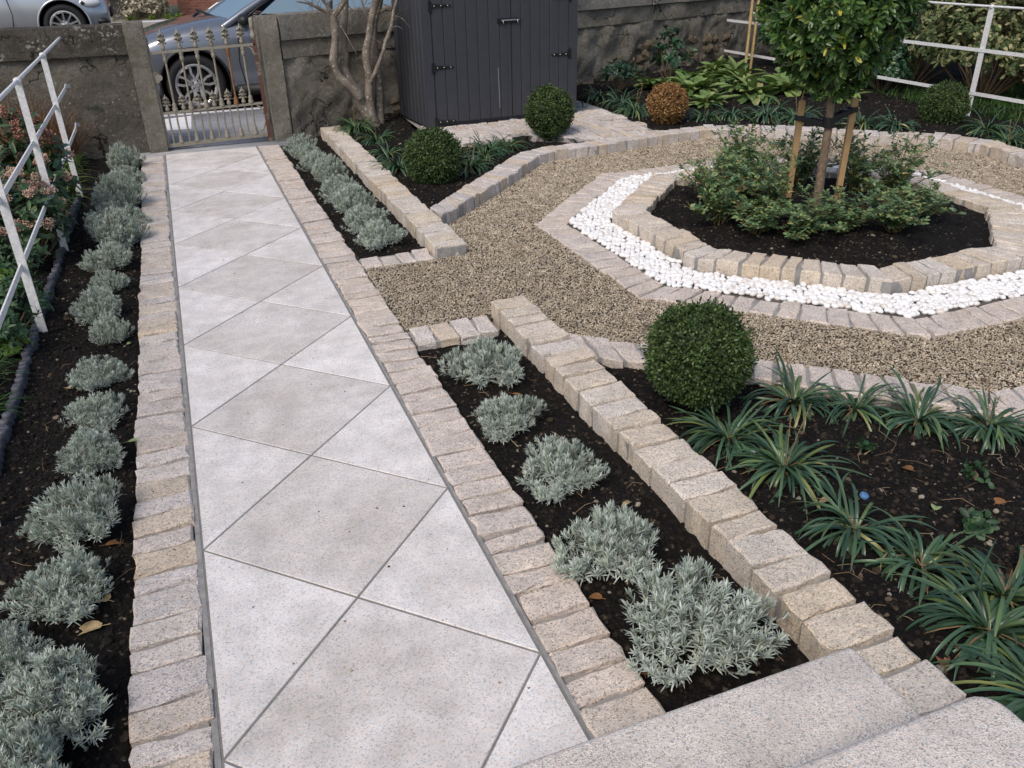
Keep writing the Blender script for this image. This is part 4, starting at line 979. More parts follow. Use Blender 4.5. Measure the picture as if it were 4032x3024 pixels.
def hinge(x, z, sgn):
    nb = NB(); y = -.024
    nb.box(min(x, x - sgn * .03), max(x, x - sgn * .03), y - .005, y, z - .05, z + .05)
    V = [(x, y - .004, z - .018), (x + sgn * .20, y - .004, z - .007), (x + sgn * .20, y - .004, z + .007), (x, y - .004, z + .018)]; V += [(a, y + .002, c) for a, _, c in V]
    f = [(0, 1, 2, 3), (0, 4, 5, 1), (1, 5, 6, 2), (2, 6, 7, 3)]; nb.add(V, f if sgn > 0 else [q[::-1] for q in f])
    nb.lathe([(.007, z - .03), (.007, z + .03)], (x, y - .006, 0), 8)
    h = nb.obj('hinge', BLACK_IRON, shed, False)
    nb = NB()
    for q in (.03, .1, .17): nb.lathe([(.006, -.0045), (.004, -.008), (.0005, -.009)], (x + sgn * q, y, z), 6, 'y')
    nb.obj('screw_heads', STEEL, h)
for z in (1.12, .563, .045): hinge(.09, z, 1)
for z in (1.14, .60, .08): hinge(SW - .10, z, -1)
nb = NB(); y = -.03; xb = XM - .02; zb = .955
nb.box(xb - .12, xb + .12, y - .004, y + .008, zb - .022, zb + .022); bolt = nb.obj('bolt', BLACK_IRON, shed, False)
nb = NB(); nb.tube([(xb - .09, y - .012, zb + .006), (xb + .11, y - .012, zb + .006)], .0065, 8)
for q in (-.07, .09): nb.tube([(xb + q, y - .012, zb + .006), (xb + q + .004, y - .02, zb - .028)], .005, 6)
nb.obj('bolt_rod', STEEL, bolt)
nb = NB(); nb.box(-.06, SW + .06, -.08, SD + .06, SH + .002, SH + .04); nb.obj('roof', SHED_PAINT, shed, False)
nb = NB(); nb.tube([(XM - .145, -.0195, .52), (XM - .14, -.0195, .36), (XM - .135, -.0195, .12)], .0016, 4, caps=False); nb.obj('paint_scratch', simple('scratch', (.5, .5, .5), .8), shed)
nb = NB(); nb.box(-.02, SW + .03, -.03, SD, -.002, -.0005 + .0); nb.obj('base_sheet', BLACK_IRON, shed, False)

# ------------------------------------------------------------------ railings
def railing(label, X, y0, y1, posts, zt, zm, zl, zb, bend=None, base_z=0):
    t = empty('white_railing', (X, (y0 + y1) / 2, 0)); tag(t, label, 'railing')
    P = [(X, y, zt) for y in np.arange(y0, y1, .3)] + [(X, y1, zt - (.03 if bend else 0))]
    nb = NB(); nb.tube(P, .0115, 8, caps=False); o = nb.obj('handrail', WHITE_IRON); part_of(t, o)
    for nm, z in (('middle_rail', zm), ('lower_rail', zl)):
        nb = NB(); nb.bar((X - .008, y0, z), (X - .008, y1 - (.55 if bend else 0), z), .008, .033)
        if bend:
            a = np.array((X - .008, y1 - .55, z)); 
            for e in ((X - .03, y1 - .25, z - .01), (X - .012, y1 - .1, z - .035)): nb.bar(a, e, .008, .033); a = np.array(e)
        o = nb.obj(nm, WHITE_IRON, None, False); part_of(t, o)
    for y in posts:
        nb = NB(); nb.bar((X, y, base_z - .15), (X, y, zt - .005), 0.040 if bend else .012, .012 if bend else .055, (0, 1, 0))
        nb.lathe([(.006, zt - .022), (.02, zt - .012), (.024, zt), (.018, zt + .014), (.004, zt + .02)], (X, y, 0), 10)
        o = nb.obj('post', WHITE_IRON, None, False); part_of(t, o)
    return t
railing('old white iron railing along the left bed, ending at the wall', -.67, -1.0, 7.42, [-.9, 1.30, 3.02, 4.43, 5.90], 1.055, .69, .352, .0, True)
railing('white iron railing on the right-hand boundary, behind the box ball', 7.70, 1.0, 9.3, [2.2, 4.965, 7.8], 1.095, .70, .297, .05, None, .05)

# rope-top plastic edging
nb = NB(); r_ = random.Random(4); y = 1.5
while y < 6.05:
    x = -.68 - .035 * (1 - sstep(1.4, 5.5, y)) * 1.0 + r_.uniform(-.006, .006); h = .030 + r_.uniform(-.008, .012)
    nb.lathe([(.019, -.06), (.020, h - .012), (.018, h - .003), (.012, h), (.003, h + .001)], (x, y, 0), 10); y += .05
tag(nb.obj('lawn_edging', PLASTIC), 'scalloped grey plastic edging along the foot of the left railing', 'garden edging')

# ------------------------------------------------------------------ other shrubs, grasses and ground plants
def b_bush(seed, R, H, leafm, n, Ln, W, stems=14, stemm=None, shell=.45, prof='lance', flop=.3, whorl=7, z0=.0):
    def build(t):
        r_ = np.random.default_rng(seed); st = NB(); lv = NB(); k = n // whorl
        D = sph(r_, k, -.35); q = 1 + .16 * np.sin(D[:, 0] * 5 + seed) * np.sin(D[:, 2] * 4 + 1) + .10 * np.sin(D[:, 1] * 7)
        C = D * (q * r_.uniform(shell, 1.0, k) ** .6)[:, None] * (R, R, H * .55) + (0, 0, H * .5 + z0); C = C[C[:, 2] > .02]; k = len(C); D = D[:k]
        Dc = C - (0, 0, H * .35); Dc /= np.linalg.norm(Dc, axis=1)[:, None]
        B = np.repeat(C, whorl, 0); Dr = np.repeat(Dc, whorl, 0) + (0, 0, .3); Dr /= np.linalg.norm(Dr, axis=1)[:, None]
        out = perp(Dr, r_); f = r_.uniform(.5, 1.3, (len(B), 1)); Dl = Dr * (1.1 - .6 * f) + out * f
        lv.leaves(B + r_.normal(0, Ln * .25, B.shape), Dl, Dr - out * .3, r_.uniform(.65, 1.2, len(B)) * Ln, r_.uniform(.7, 1.2, len(B)) * W, r_.uniform(-.2, .9, len(B)) + flop, 3, prof, 3, .15)
        lv.obj('leaves', leafm, t)
        for i in range(stems):
            tip = C[r_.integers(0, k)]; a = np.array([tip[0] * .12, tip[1] * .12, -.02]); m_ = (a + tip) / 2 + r_.normal(0, .06 * R, 3)
            st.tube([a, m_, tip], [.007 + .006 * R, .005 + .003 * R, .002], 5, caps=False)
        st.obj('stems', stemm or TWIG, t)
    return build
def b_tuft(seed, mat, n=60, Ln=.3, W=.006, bend=(.8, 2.2), el=(35, 86), spread=.05):
    def build(t):
        r_ = np.random.default_rng(seed); a = r_.uniform(0, 2 * PI, n); e = np.radians(r_.uniform(*el, n)); rad = r_.uniform(0, spread, n); lv = NB()
        D = np.stack([np.cos(a) * np.cos(e), np.sin(a) * np.cos(e), np.sin(e)], 1); N = np.stack([-np.cos(a) * np.sin(e), -np.sin(a) * np.sin(e), np.cos(e)], 1) + r_.normal(0, .25, (n, 3))
        b2 = r_.uniform(0, 6.28, n); lv.leaves(np.stack([np.cos(b2) * rad, np.sin(b2) * rad, np.zeros(n)], 1), D, N, r_.uniform(.5, 1.15, n) * Ln, r_.uniform(.7, 1.2, n) * W, r_.uniform(*bend, n), 7, 'strap', 2)
        lv.obj('blades', mat, t)
    return build
def b_broad(seed, mat=None, n=58, Ln=.24, W=.085):
    def build(t):
        r_ = np.random.default_rng(seed); a = r_.uniform(0, 2 * PI, n); e = np.radians(r_.uniform(12, 72, n)); lv = NB()
        D = np.stack([np.cos(a) * np.cos(e), np.sin(a) * np.cos(e), np.sin(e)], 1); N = np.stack([-np.cos(a) * np.sin(e), -np.sin(a) * np.sin(e), np.cos(e)], 1) + r_.normal(0, .2, (n, 3))
        lv.leaves(r_.normal(0, .035, (n, 3)) * (1, 1, .2) + (0, 0, .02), D, N, r_.uniform(.55, 1.2, n) * Ln, r_.uniform(.6, 1.15, n) * W, r_.uniform(.5, 1.8, n), 6, 'obov', 3, .2)
        lv.obj('leaves', mat or HOSTA, t)
    return build
def sz(x, y): return soil1(x, y) if x > -.66 else -.01
# flowering bush behind the left railing
def b_skimmia(seed, red):
    base = b_bush(seed, .33, .66, SKIM, 620, .105, .036, 16, shell=.3, whorl=8)
    def build(t):
        base(t); r_ = np.random.default_rng(seed + 1); nb = NB(); n2 = NB()
        D = sph(r_, 46, -.1)
        for d in D:
            c = d * (.33, .33, .37) * r_.uniform(.88, 1.08) + (0, 0, .36); m_ = 70; P = sph(r_, m_) * r_.uniform(.4, 1, (m_, 1)) * (.042, .042, .036) + c
            (n2 if (red and c[2] > .5) else nb).blobs(P, r_.uniform(.0045, .0085, m_), r=r_)
        nb.obj('flower_heads', SKIMFL, t)
        if red: n2.obj('red_flower_heads', SKIMRED, t)
    return build
plant('flowering_bush#0', b_skimmia(300, True), (-.90, 4.95, -.01), .4, (1.0, 1.0, 1.12), 'evergreen bush with dusky pink and red bud clusters behind the left railing', 'bush', 'bud-covered bushes behind the left railing')
plant('flowering_bush#1', b_skimmia(310, False), (-.86, 4.30, -.03), 2.1, (.80, .80, .80), 'lower evergreen bush with cream bud clusters behind the second left railing post', 'bush', 'bud-covered bushes behind the left railing')
for i, (x, y, key, sc, lab) in enumerate([(-.88, 6.35, 'l', 1.15, 'lime-green grass tuft behind the farthest left railing post'), (-.86, 5.75, 'l', 1.1, 'lime-green grass tuft at the foot of the farthest left railing post'), (-.82, 5.30, 'l', .9, 'yellow-green grass tuft beside the pink-budded bush'), (-.98, 6.9, 'd', 1.1, 'dark grass tuft at the base of the left wall'),
                                          (-.80, 6.95, 'd', .9, 'dark grass tuft between the wall and the end of the left lavender row'), (-.86, 2.50, 'd', .8, 'green grass tuft at the left frame edge beside the grey edging'), (-.82, 2.12, 'd', .7, 'nearest thin grass tuft at the left frame edge'), (-1.2, 6.2, 'l', 1.1, 'lime-green grass tuft under the brown reeds')]):
    plant('grass_tuft#%s' % key, b_tuft(320, GRASSY, 90, .34, .0075) if key == 'l' else b_tuft(321, GRASSD, 80, .32, .006), (x, y, sz(x, y)), i * 1.9, sc, lab, 'grass tuft', 'grass tufts behind the left railing')
for i, (x, y) in enumerate([(-1.02, 7.2), (-1.28, 7.15), (-.86, 7.25)]):
    plant('withered_reeds', b_tuft(330, REED, 190, .72, .004, (.1, .9), (62, 89), .12), (x, y, -.01), i * 2.0, (1, 1, 1.0 - .12 * i), ['reddish brown withered reeds against the left wall', 'reddish brown withered reeds at the far left by the wall', 'low brown withered reeds near the railing end'][i], 'reeds', 'withered reeds by the left wall')
for i, (x, y, lab) in enumerate([(-.90, 4.05, 'dark leafy ground plant below the second left railing post'), (-.92, 3.62, 'dark leafy ground plant between the second and third left railing posts'), (-.84, 3.25, 'dark leafy ground plant beside the third left railing post'), (-1.0, 2.95, 'dark leafy ground plant at the left edge below the third railing post'), (-.82, 2.82, 'low dark leafy plant touching the grey edging'), (-.80, 4.75, 'dark leafy ground plant under the pink-budded bush')]):
    plant('ground_plant', b_bush(340, .20, .24, FERN, 620, .042, .015, 10, shell=.3), (x, y, -.02), i * 1.4, .9 + .06 * (i % 3), lab, 'ground plant', 'dark ground plants behind the left railing')
for i, (x, y, s, lab) in enumerate([(-.93, 3.38, 1.0, 'bright lime-leaved plant behind the third left railing post'), (-.79, 2.80, .55, 'small bright lime-leaved seedling by the grey edging'), (-.90, 2.25, .8, 'lime-leaved plant at the left frame edge among the grass')]):
    plant('lime_plant', b_bush(350, .15, .17, LIME, 230, .05, .026, 8, shell=.3, prof='oval'), (x, y, .06 if s == 1 else -.01), i * 2.2, s, lab, 'leafy plant', 'lime-leaved plants behind the left railing')
plant('wall_fern', b_tuft(360, GRASSD, 14, .16, .006), (-.55, 7.43, .42), 0, .8, 'wisp of grass growing out of a crack in the left wall', 'grass tuft', None)
# back bed
for i, (x, y, s, lab) in enumerate([(6.35, 8.0, 1.0, 'broad-leaved pale green clump in front of the rubble patch of the back wall'), (6.95, 7.95, 1.15, 'big broad-leaved pale green clump beside the bamboo canes'), (6.0, 7.35, 1.0, 'broad-leaved clump with drooping leaves right behind the dead brown ball'), (6.45, 6.85, 1.15, 'large-leaved yellowish clump left of the lollipop crown'),
                                    (6.95, 6.9, 1.2, 'large-leaved yellowish clump below the lollipop crown'), (7.35, 7.3, 1.1, 'broad-leaved clump behind the lollipop crown, by the boundary railing'), (5.7, 7.9, .8, 'small broad-leaved clump between the two wall shrubs'), (7.25, 6.3, .9, 'broad-leaved clump under the right of the lollipop crown'), (5.75, 6.75, .8, 'broad-leaved clump with one big flat leaf just right of the dead brown ball'), (6.65, 7.4, 1.0, 'broad-leaved clump in the thick of the pale clumps left of the lollipop crown'), (6.1, 7.75, .9, 'broad-leaved clump below the round-leaved wall shrub'), (7.0, 8.45, .9, 'broad-leaved clump against the wall left of the bamboo canes'), (7.35, 6.8, 1.0, 'broad-leaved clump hidden behind the lower lollipop crown')]):
    plant('broad_leaf_plant#%d' % (i % 2), b_broad(370 + i % 2), (x, y, sz(x, y)), i * 1.1, s * 1.2, lab, 'leafy plant', 'broad-leaved plants in the back bed')
plant('shrub', b_bush(380, .22, .34, GLOSS, 260, .085, .03, 10, shell=.3), (5.28, 8.0, .1), 0, 1, 'small glossy shrub by the wall just right of the shed', 'shrub', 'young shrubs by the back wall')
plant('shrub#b', b_bush(381, .27, .62, GLOSS, 330, .075, .042, 12, shell=.35, prof='oval'), (6.25, 8.38, .08), 1, 1, 'taller round-leaved shrub by the wall behind the dead brown ball', 'shrub', 'young shrubs by the back wall')
for i, (a, b) in enumerate([((7.28, 8.2, 0), (7.45, 8.42, 1.9)), ((7.42, 8.28, 0), (7.62, 8.5, 1.9))]):
    nb = NB(); P = [np.array(a) + (np.array(b) - np.array(a)) * q for q in np.linspace(0, 1, 15)]; nb.tube(P, [.019 if q % 3 else .022 for q in range(15)], 8)
    tag(nb.obj('bamboo_cane', CANE), ['left bamboo cane leaning on the back wall beside the lollipop crown', 'right bamboo cane leaning on the back wall, half behind the crown'][i], 'cane', 'bamboo canes at the back wall')
# neighbour's side on the right
nb = NB(); g = np.random.default_rng(9)
struct(grid_obj('neighbour_lawn', np.arange(7.74, 14, .2), np.arange(-1, 9.6, .2), lambda X, Y: .045 + 0 * X, simple('lawn_soil', (.03, .045, .015), 1)))
n = 26000; x = g.uniform(7.78, 10.6, n); y = g.uniform(2.5, 6.5, n); a = g.uniform(0, 6.28, n); e = np.radians(g.uniform(40, 88, n)); nb = NB()
D = np.stack([np.cos(a) * np.cos(e), np.sin(a) * np.cos(e), np.sin(e)], 1); nb.leaves(np.stack([x, y, np.full(n, .04)], 1), D, np.stack([-np.cos(a) * np.sin(e), -np.sin(a) * np.sin(e), np.cos(e)], 1), g.uniform(.06, .15, n), np.full(n, .006), g.uniform(.3, 1.6, n), 3, 'strap')
o = nb.obj('lawn_grass', GRASSD); o['kind'] = 'stuff'; o['label'] = 'long grass on the lawn beyond the right railing'
for i, (x, y, R_, H_, key, lab) in enumerate([(8.75, 5.75, .72, 1.25, 'v', 'variegated twiggy bush behind the right railing post'), (9.0, 4.9, .6, 1.0, 'v', 'variegated twiggy bush at the right frame edge behind the railing'), (8.75, 6.85, .75, 1.35, 'v', 'variegated bush behind the railing right of the lollipop crown'),
                                              (9.9, 6.2, .9, 1.7, 'v', 'tall variegated bush furthest behind the right railing'), (8.05, 6.55, .33, .62, 'i', 'low dark-leaved shrub under the railing beside the lollipop crown'), (8.1, 7.5, .5, 1.15, 'i', 'dark ivy-leaved shrub behind the lollipop crown'), (8.4, 8.5, .65, 1.3, 'i', 'ivy-leaved shrub in the back right corner by the wall'), (9.6, 7.9, .9, 1.7, 'i', 'tall dark shrub in the corner beyond the right railing')]):
    plant('%s#%d' % ('variegated_bush' if key == 'v' else 'dark_shrub', 0), b_bush(390, 1, 1.6, VARI, 5200, .085, .045, 60, shell=.5, prof='oval', flop=.1) if key == 'v' else b_bush(391, 1, 1.6, GLOSS, 1900, .14, .09, 20, shell=.5, prof='oval'), (x, y, .04), i * 1.3, (R_, R_, H_ / 1.6), lab, 'bush', 'bushes beyond the right railing')
# seedlings, litter
for i, (x, y, s, lab) in enumerate([(2.37, .50, .9, 'small yellow-green seedling in the bare soil behind the second strap-leaf clump'), (2.66, .20, 1.0, 'bright lobed seedling at the right of the bare soil'), (2.38, .0, 1.15, 'bright green seedling in the bare soil nearest the steps')]):
    plant('seedling', b_bush(400, .05, .055, FERN, 44, .030, .020, 6, shell=.2, prof='oval', whorl=4), (x, y, sz(x, y)), i * 2.0, s, lab, 'seedling', 'seedlings in the front bed')
def fallen(x, y, ln, wd, mat, rz, lab, z=.012, curl=.9):
    nb = NB(); nb.leaves([(0, 0, 0)], [(math.cos(rz), math.sin(rz), .12)], [(0, 0, 1.)], ln, wd, curl, 6, 'oval', 3, .16); nb.tube([(0, 0, 0), (-.3 * ln * math.cos(rz), -.3 * ln * math.sin(rz), .004)], .0012, 4, caps=False)
    o = nb.obj('fallen_leaf', mat); o.location = (x, y, z + (sz(x, y) if not (-.21 < x < 1.05) else .004)); tag(o, lab, 'leaf', 'fallen leaves')
fallen(-.285, .74, .085, .055, LEAFTAN, 2.3, 'curled tan leaf between two near lavenders and the left setts', .015)
fallen(-.30, .63, .09, .05, LEAFTAN, 2.9, 'larger curled tan leaf just above the nearest lavender clump', .015)
fallen(-.30, 1.02, .07, .03, LEAFBR, .2, 'narrow brown leaf under the fourth-nearest left lavender')
fallen(-.235, 1.66, .07, .03, LEAFGR, .3, 'pale green leaf lying on the edge of the left setts', .03)
fallen(-.265, 2.73, .055, .03, LEAFGR, 1.0, 'yellow-green leaf beside the left setts in the middle of the row')
fallen(-.50, 2.30, .06, .035, LEAFTAN, 2.0, 'tan leaf on bare soil near the grey edging')
fallen(1.085, -.13, .05, .035, LEAFBR, 1.2, 'orange-brown leaf between the right setts and the nearest lavender')
fallen(1.10, .16, .045, .03, LEAFBR, 2.2, 'small brown leaf between the two largest right-hand lavenders')
fallen(1.36, .52, .09, .02, LEAFTAN, .6, 'long dry leaf at the foot of the raised kerb')
fallen(1.32, 1.45, .055, .02, LEAFBR, -.5, 'curved brown leaf between the two farthest front lavenders')
fallen(2.02, .30, .10, .028, LEAFTAN, .3, 'long tan leaf under the middle strap-leaved clump')
fallen(2.33, .10, .06, .035, LEAFGR, .6, 'pale lobed leaf on the bare soil near the seedlings')
fallen(2.46, .33, .05, .04, LEAFBR, 1.6, 'crumpled brown leaf in the middle of the bare soil')
fallen(2.60, .05, .055, .04, LEAFBR, 2.6, 'crumpled brown leaf right of the nearest seedling')
fallen(1.84, -.42, .10, .04, LEAFBR, .9, 'dead brown leaf beside the last kerb setts by the steps')
fallen(1.20, 4.42, .08, .045, LEAFGR, .2, 'pale green leaf beside the far right lavenders')
nb = NB(); nb.lathe([(.001, .012), (.014, .012), (.016, .009), (.016, 0)], (0, 0, 0), 14); o = nb.obj('bottle_cap', simple('blue_plastic', (.09, .22, .42), .4)); o.location = (2.20, .285, sz(2.2, .285) + .004); o.rotation_euler = (.3, .2, 0); tag(o, 'small blue plastic cap lying on the bare soil', 'bottle cap')
g = np.random.default_rng(77); nb = NB()
for q in range(150):
    if q < 95: x, y = g.uniform(1.85, 3.1), g.uniform(-.5, .7)
    elif q < 120: x, y = g.uniform(-.6, -.25), g.uniform(0, 4)
    else: x, y = g.uniform(1.12, 1.48), g.uniform(-.3, 2.0)
    if inside(GP, np.array([x]), np.array([y]))[0]: continue
    a = g.uniform(0, 6.28); ln = g.uniform(.03, .13); z = soil1(x, y) + .007; c = g.uniform(-.03, .03)
    nb.tube([(x, y, z), (x + math.cos(a) * ln * .5 - math.sin(a) * c, y + math.sin(a) * ln * .5 + math.cos(a) * c, z + .008), (x + math.cos(a) * ln, y + math.sin(a) * ln, z)], .0012, 4, caps=False)
o = nb.obj('plant_litter', island_mat('litter', [(0, (.10, .06, .03)), (.6, (.25, .17, .10)), (1, (.38, .30, .2))], .9)); o['kind'] = 'stuff'; o['label'] = 'thin dead stalks scattered on the soil'

# ------------------------------------------------------------------ parked cars
def glass(name, col):
    m, nt, b = new_mat(name); b.inputs['Base Color'].default_value = (*col, 1); b.inputs['Roughness'].default_value = .03; b.inputs['Specular IOR Level'].default_value = .9
    b.inputs['Coat Weight'].default_value = 1; b.inputs['Coat Roughness'].default_value = .02; return m
GLASS = glass('sky_tinted_glass', (.17, .26, .33)); LAMP = glass('headlamp_glass', (.6, .62, .64)); TRIM = simple('black_trim', (.012, .012, .013), .5); TYRE = simple('tyre_rubber', (.014, .014, .015), .75, nscale=60, namp=.2)  # GLASS: pale blue sky reflection put into the base colour
ALLOY = simple('alloy', (.62, .61, .60), .28, .85); DARKALLOY = simple('dark_alloy', (.05, .05, .052), .4, .6); PAPER = simple('paper', (.8, .8, .78), .8)
def car(label, ox, oy, oz, sgn, paint, Ln, Wd, k, hub, whl, rim, spokes):
    """nose at x=ox; sgn=+1: the car runs off to +x; near side on y=oy"""
    t = empty('parked_car', (ox + sgn * Ln / 2, oy + Wd / 2, oz)); tag(t, label, 'car')
    def fin(nb, nm, mat, par=None, smooth=True):
        for q in range(len(nb.V)):
            v = nb.V[q] * 1.0; v[:, 0] = ox + sgn * v[:, 0]; v[:, 1] += oy; v[:, 2] += oz; nb.V[q] = v
        if sgn < 0: nb.F = [(F[:, ::-1], m) for F, m in nb.F]
        o = nb.obj(nm, mat, None, smooth)
        if par is None: part_of(t, o)
        else: o.parent = par
        return o
    S = [(0, .36, .60, .66, .30), (.05, .27, .66, .74, .20), (.22, .21, .78 * k, .88 * k, .075), (.5, .20, .90 * k, 1.0 * k, .02), (.9, .20, .965 * k, 1.07 * k, 0), (1.25, .2, 1.0 * k, 1.13 * k, .0), (1.7, .2, 1.02 * k, 1.12 * k, .005), (2.6, .2, 1.04 * k, 1.12 * k, .005), (3.5, .2, 1.06 * k, 1.14 * k, .01), (Ln - .3, .24, 1.06 * k, 1.14 * k, .06), (Ln - .05, .32, 1.0 * k, 1.08 * k, .16), (Ln, .40, .9 * k, .97 * k, .26)]
    rings = []
    for x, zl, sh, tp_, ins in S:
        half = [(ins + .12, zl), (ins + .03, zl + .05), (ins + .004, zl + .2), (ins, zl + (sh - zl) * .55), (ins + .012, sh - .10), (ins + .05, sh), (ins + .19, sh + .62 * (tp_ - sh)), (ins + .42, tp_ - .012)]
        rings.append([(x, y, z) for y, z in half] + [(x, Wd / 2, tp_)] + [(x, Wd - y, z) for y, z in half[::-1]])
    m_ = len(rings[0]); V = np.array(rings).reshape(-1, 3); F = [(i * m_ + j, (i + 1) * m_ + j, (i + 1) * m_ + (j + 1) % m_, i * m_ + (j + 1) % m_) for i in range(len(S) - 1) for j in range(m_)]
    bm = bmesh.new(); vs = [bm.verts.new((ox + sgn * v[0], v[1] + oy, v[2] + oz)) for v in V]
    for f in F: bm.faces.new([vs[i] for i in f])
    bm.faces.new([vs[j] for j in range(m_)]); bm.faces.new([vs[(len(S) - 1) * m_ + j] for j in range(m_)][::-1]); bmesh.ops.recalc_face_normals(bm, faces=bm.faces)
    me = bpy.data.meshes.new('body'); bm.to_mesh(me); bm.free(); tmp = link(bpy.data.objects.new('tmp', me)); md = tmp.modifiers.new('s', 'SUBSURF'); md.levels = 2; md.render_levels = 2
    cut = []
    for hx in (hub, Ln - hub - .05):
        c = bmesh.new(); bmesh.ops.create_cone(c, cap_ends=True, segments=40, radius1=whl + .055, radius2=whl + .055, depth=.62, matrix=Matrix.Translation((ox + sgn * hx, oy + .05, oz + whl + .01)) @ Matrix.Rotation(PI / 2, 4, 'X'))
        cm_ = bpy.data.meshes.new('cut'); c.to_mesh(cm_); c.free(); co_ = link(bpy.data.objects.new('cut', cm_)); cut.append(co_); md = tmp.modifiers.new('b', 'BOOLEAN'); md.operation = 'DIFFERENCE'; md.object = co_; md.solver = 'EXACT'
    bpy.context.view_layer.update(); dg = bpy.context.evaluated_depsgraph_get(); nm_ = bpy.data.meshes.new_from_object(tmp.evaluated_get(dg)); nm_.name = 'body'
    for o in [tmp] + cut: bpy.data.objects.remove(o, do_unlink=True)
    nm_.materials.clear(); nm_.materials.append(paint)
    try: nm_.set_sharp_from_angle(angle=math.radians(45))
    except Exception: pass
    nm_.polygons.foreach_set('use_smooth', [True] * len(nm_.polygons)); body = link(bpy.data.objects.new('body', nm_)); part_of(t, body)
    for hx in (hub, Ln - hub - .05):
        c = (hx, 0, whl); th = np.arange(33) * 2 * PI / 32
        nb = NB(); nb.lathe([(whl + .05, .02), (whl + .05, .33), (.02, .33)], (hx, 0, whl + .01), 32, 'y'); fin(nb, 'wheel_arch_liner', TRIM)
        nb = NB(); nb.tube([(hx + (whl + .058) * math.cos(a), .004, whl + .01 + (whl + .058) * math.sin(a)) for a in np.linspace(-.35, PI + .35, 30)], .016, 8, caps=False); fin(nb, 'wheel_arch_trim', paint if k < .9 else TRIM)
        w_ = fin((lambda nb: (nb.lathe([(rim + .005, .035), (rim + .02, .022), (whl - .05, .016), (whl - .015, .03), (whl, .06), (whl, .2), (whl - .03, .24), (rim, .24)], c, 40, 'y'), nb)[1])(NB()), 'wheel', TYRE)
        nb = NB(); nb.lathe([(rim - .035, .10), (rim - .03, .05), (rim - .012, .032), (rim + .008, .034), (rim + .008, .06)], c, 40, 'y')
        nb.lathe([(.001, .040), (.030, .040), (.036, .046), (.075, .052), (.085, .075), (.085, .12)], c, 24, 'y')
        for q in range(spokes):
            a = q * 2 * PI / spokes + .3; p0 = np.array([hx + .06 * math.cos(a), .062, whl + .06 * math.sin(a)])
            if spokes <= 5:
                for da in (-.30, .30):
                    p1 = np.array([hx + .6 * rim * math.cos(a + da), .05, whl + .6 * rim * math.sin(a + da)]); p2 = np.array([hx + (rim - .02) * math.cos(a + da * .75), .045, whl + (rim - .02) * math.sin(a + da * .75)])
                    nb.bar(p0, p1, .028, .03, (0, -1, 0)); nb.bar(p1, p2, .028, .03, (0, -1, 0))
            else: nb.bar(p0, (hx + (rim - .02) * math.cos(a), .042, whl + (rim - .02) * math.sin(a)), .026, .03, (0, -1, 0))
        fin(nb, 'rim', ALLOY, w_, False)
        nb = NB()
        for q in range(5): nb.lathe([(.001, .041), (.010, .042), (.011, .06)], (hx + .052 * math.cos(q * 1.257), 0, whl + .052 * math.sin(q * 1.257)), 8, 'y')
        fin(nb, 'wheel_nuts', DARKALLOY, w_)
        nb = NB(); nb.lathe([(.001, .11), (rim - .03, .11), (rim - .03, .2)], c, 24, 'y'); fin(nb, 'brake_disc', DARKALLOY, w_)
    C = Wd / 2; zb = 1.10 * k; zt = zb + .42; nb = NB(); ny = 9
    for row, (xx, z, iy, bow) in enumerate(((1.40, zb - .06, .10, .33), (1.80, zb + .2, .17, .28), (2.25, zt, .26, .2))):
        pass
    rows = [(1.42, zb - .075, .10, .36), (1.80, zb + .19, .18, .28), (2.25, zt, .27, .18)]; V = []
    for xx, z, iy, bow in rows:
        for q in range(ny):
            u = -1 + 2 * q / (ny - 1); V.append((xx - bow * (1 - u * u), C + u * (C - iy), z + .05 * (1 - u * u)))
    nb.add(V, [(i * ny + q, (i + 1) * ny + q, (i + 1) * ny + q + 1, i * ny + q + 1) for i in range(2) for q in range(ny - 1)]); ws = fin(nb, 'windscreen', GLASS)
    V = np.array(V).reshape(3, ny, 3); a = V[0, 5] * .62 + V[1, 5] * .38; nb = NB()
    e1 = (V[0, 6] - V[0, 5]); e2 = (V[1, 5] - V[0, 5]); up = np.cross(e1, e2); up /= np.linalg.norm(up); up = up * (1 if up[0] < 0 else -1)
    p = V[0, 3] * .7 + V[1, 3] * .3 + up * .006; ee = (V[0, 4] - V[0, 3]); nb.add([p, p + ee * .45, p + ee * .45 + e2 * .28, p + e2 * .28], [(0, 1, 2, 3)]); fin(nb, 'parking_permit', PAPER, ws)
    nb = NB(); nb.bar(V[0, 0] + up * .02 + (-.08, .12, .02), V[0, 4] + up * .03 + (.02, 0, .05), .022, .02); nb.bar(V[0, 3] + up * .02 + (-.06, 0, .0), V[0, 6] + up * .03 + (.0, 0, .03), .022, .02); fin(nb, 'wiper', TRIM)
    nb = NB(); nb.tube([(V[0, q] + up * .004 + (-.05, 0, -.012)) for q in range(ny)], .022, 6); fin(nb, 'scuttle', TRIM)
    for side in (0, 1):
        f = (lambda y: y) if side == 0 else (lambda y: Wd - y)
        nb = NB(); poly = [(1.66, zb - .055, .035), (3.55, zb + .01, .04), (3.72, zb + .10, .07), (3.3, zt - .03, .235), (2.32, zt - .02, .235)]; nb.add([(x, f(y), z) for x, z, y in poly], [(0, 1, 2, 3, 4) if side == 0 else (4, 3, 2, 1, 0)]); fin(nb, 'side_window', GLASS)
        nb = NB(); nb.tube([(1.30, f(.075), zb - .115), (1.62, f(.09), zb + .07), (2.30, f(.262), zt)], .042, 8); fin(nb, 'windscreen_pillar', paint)
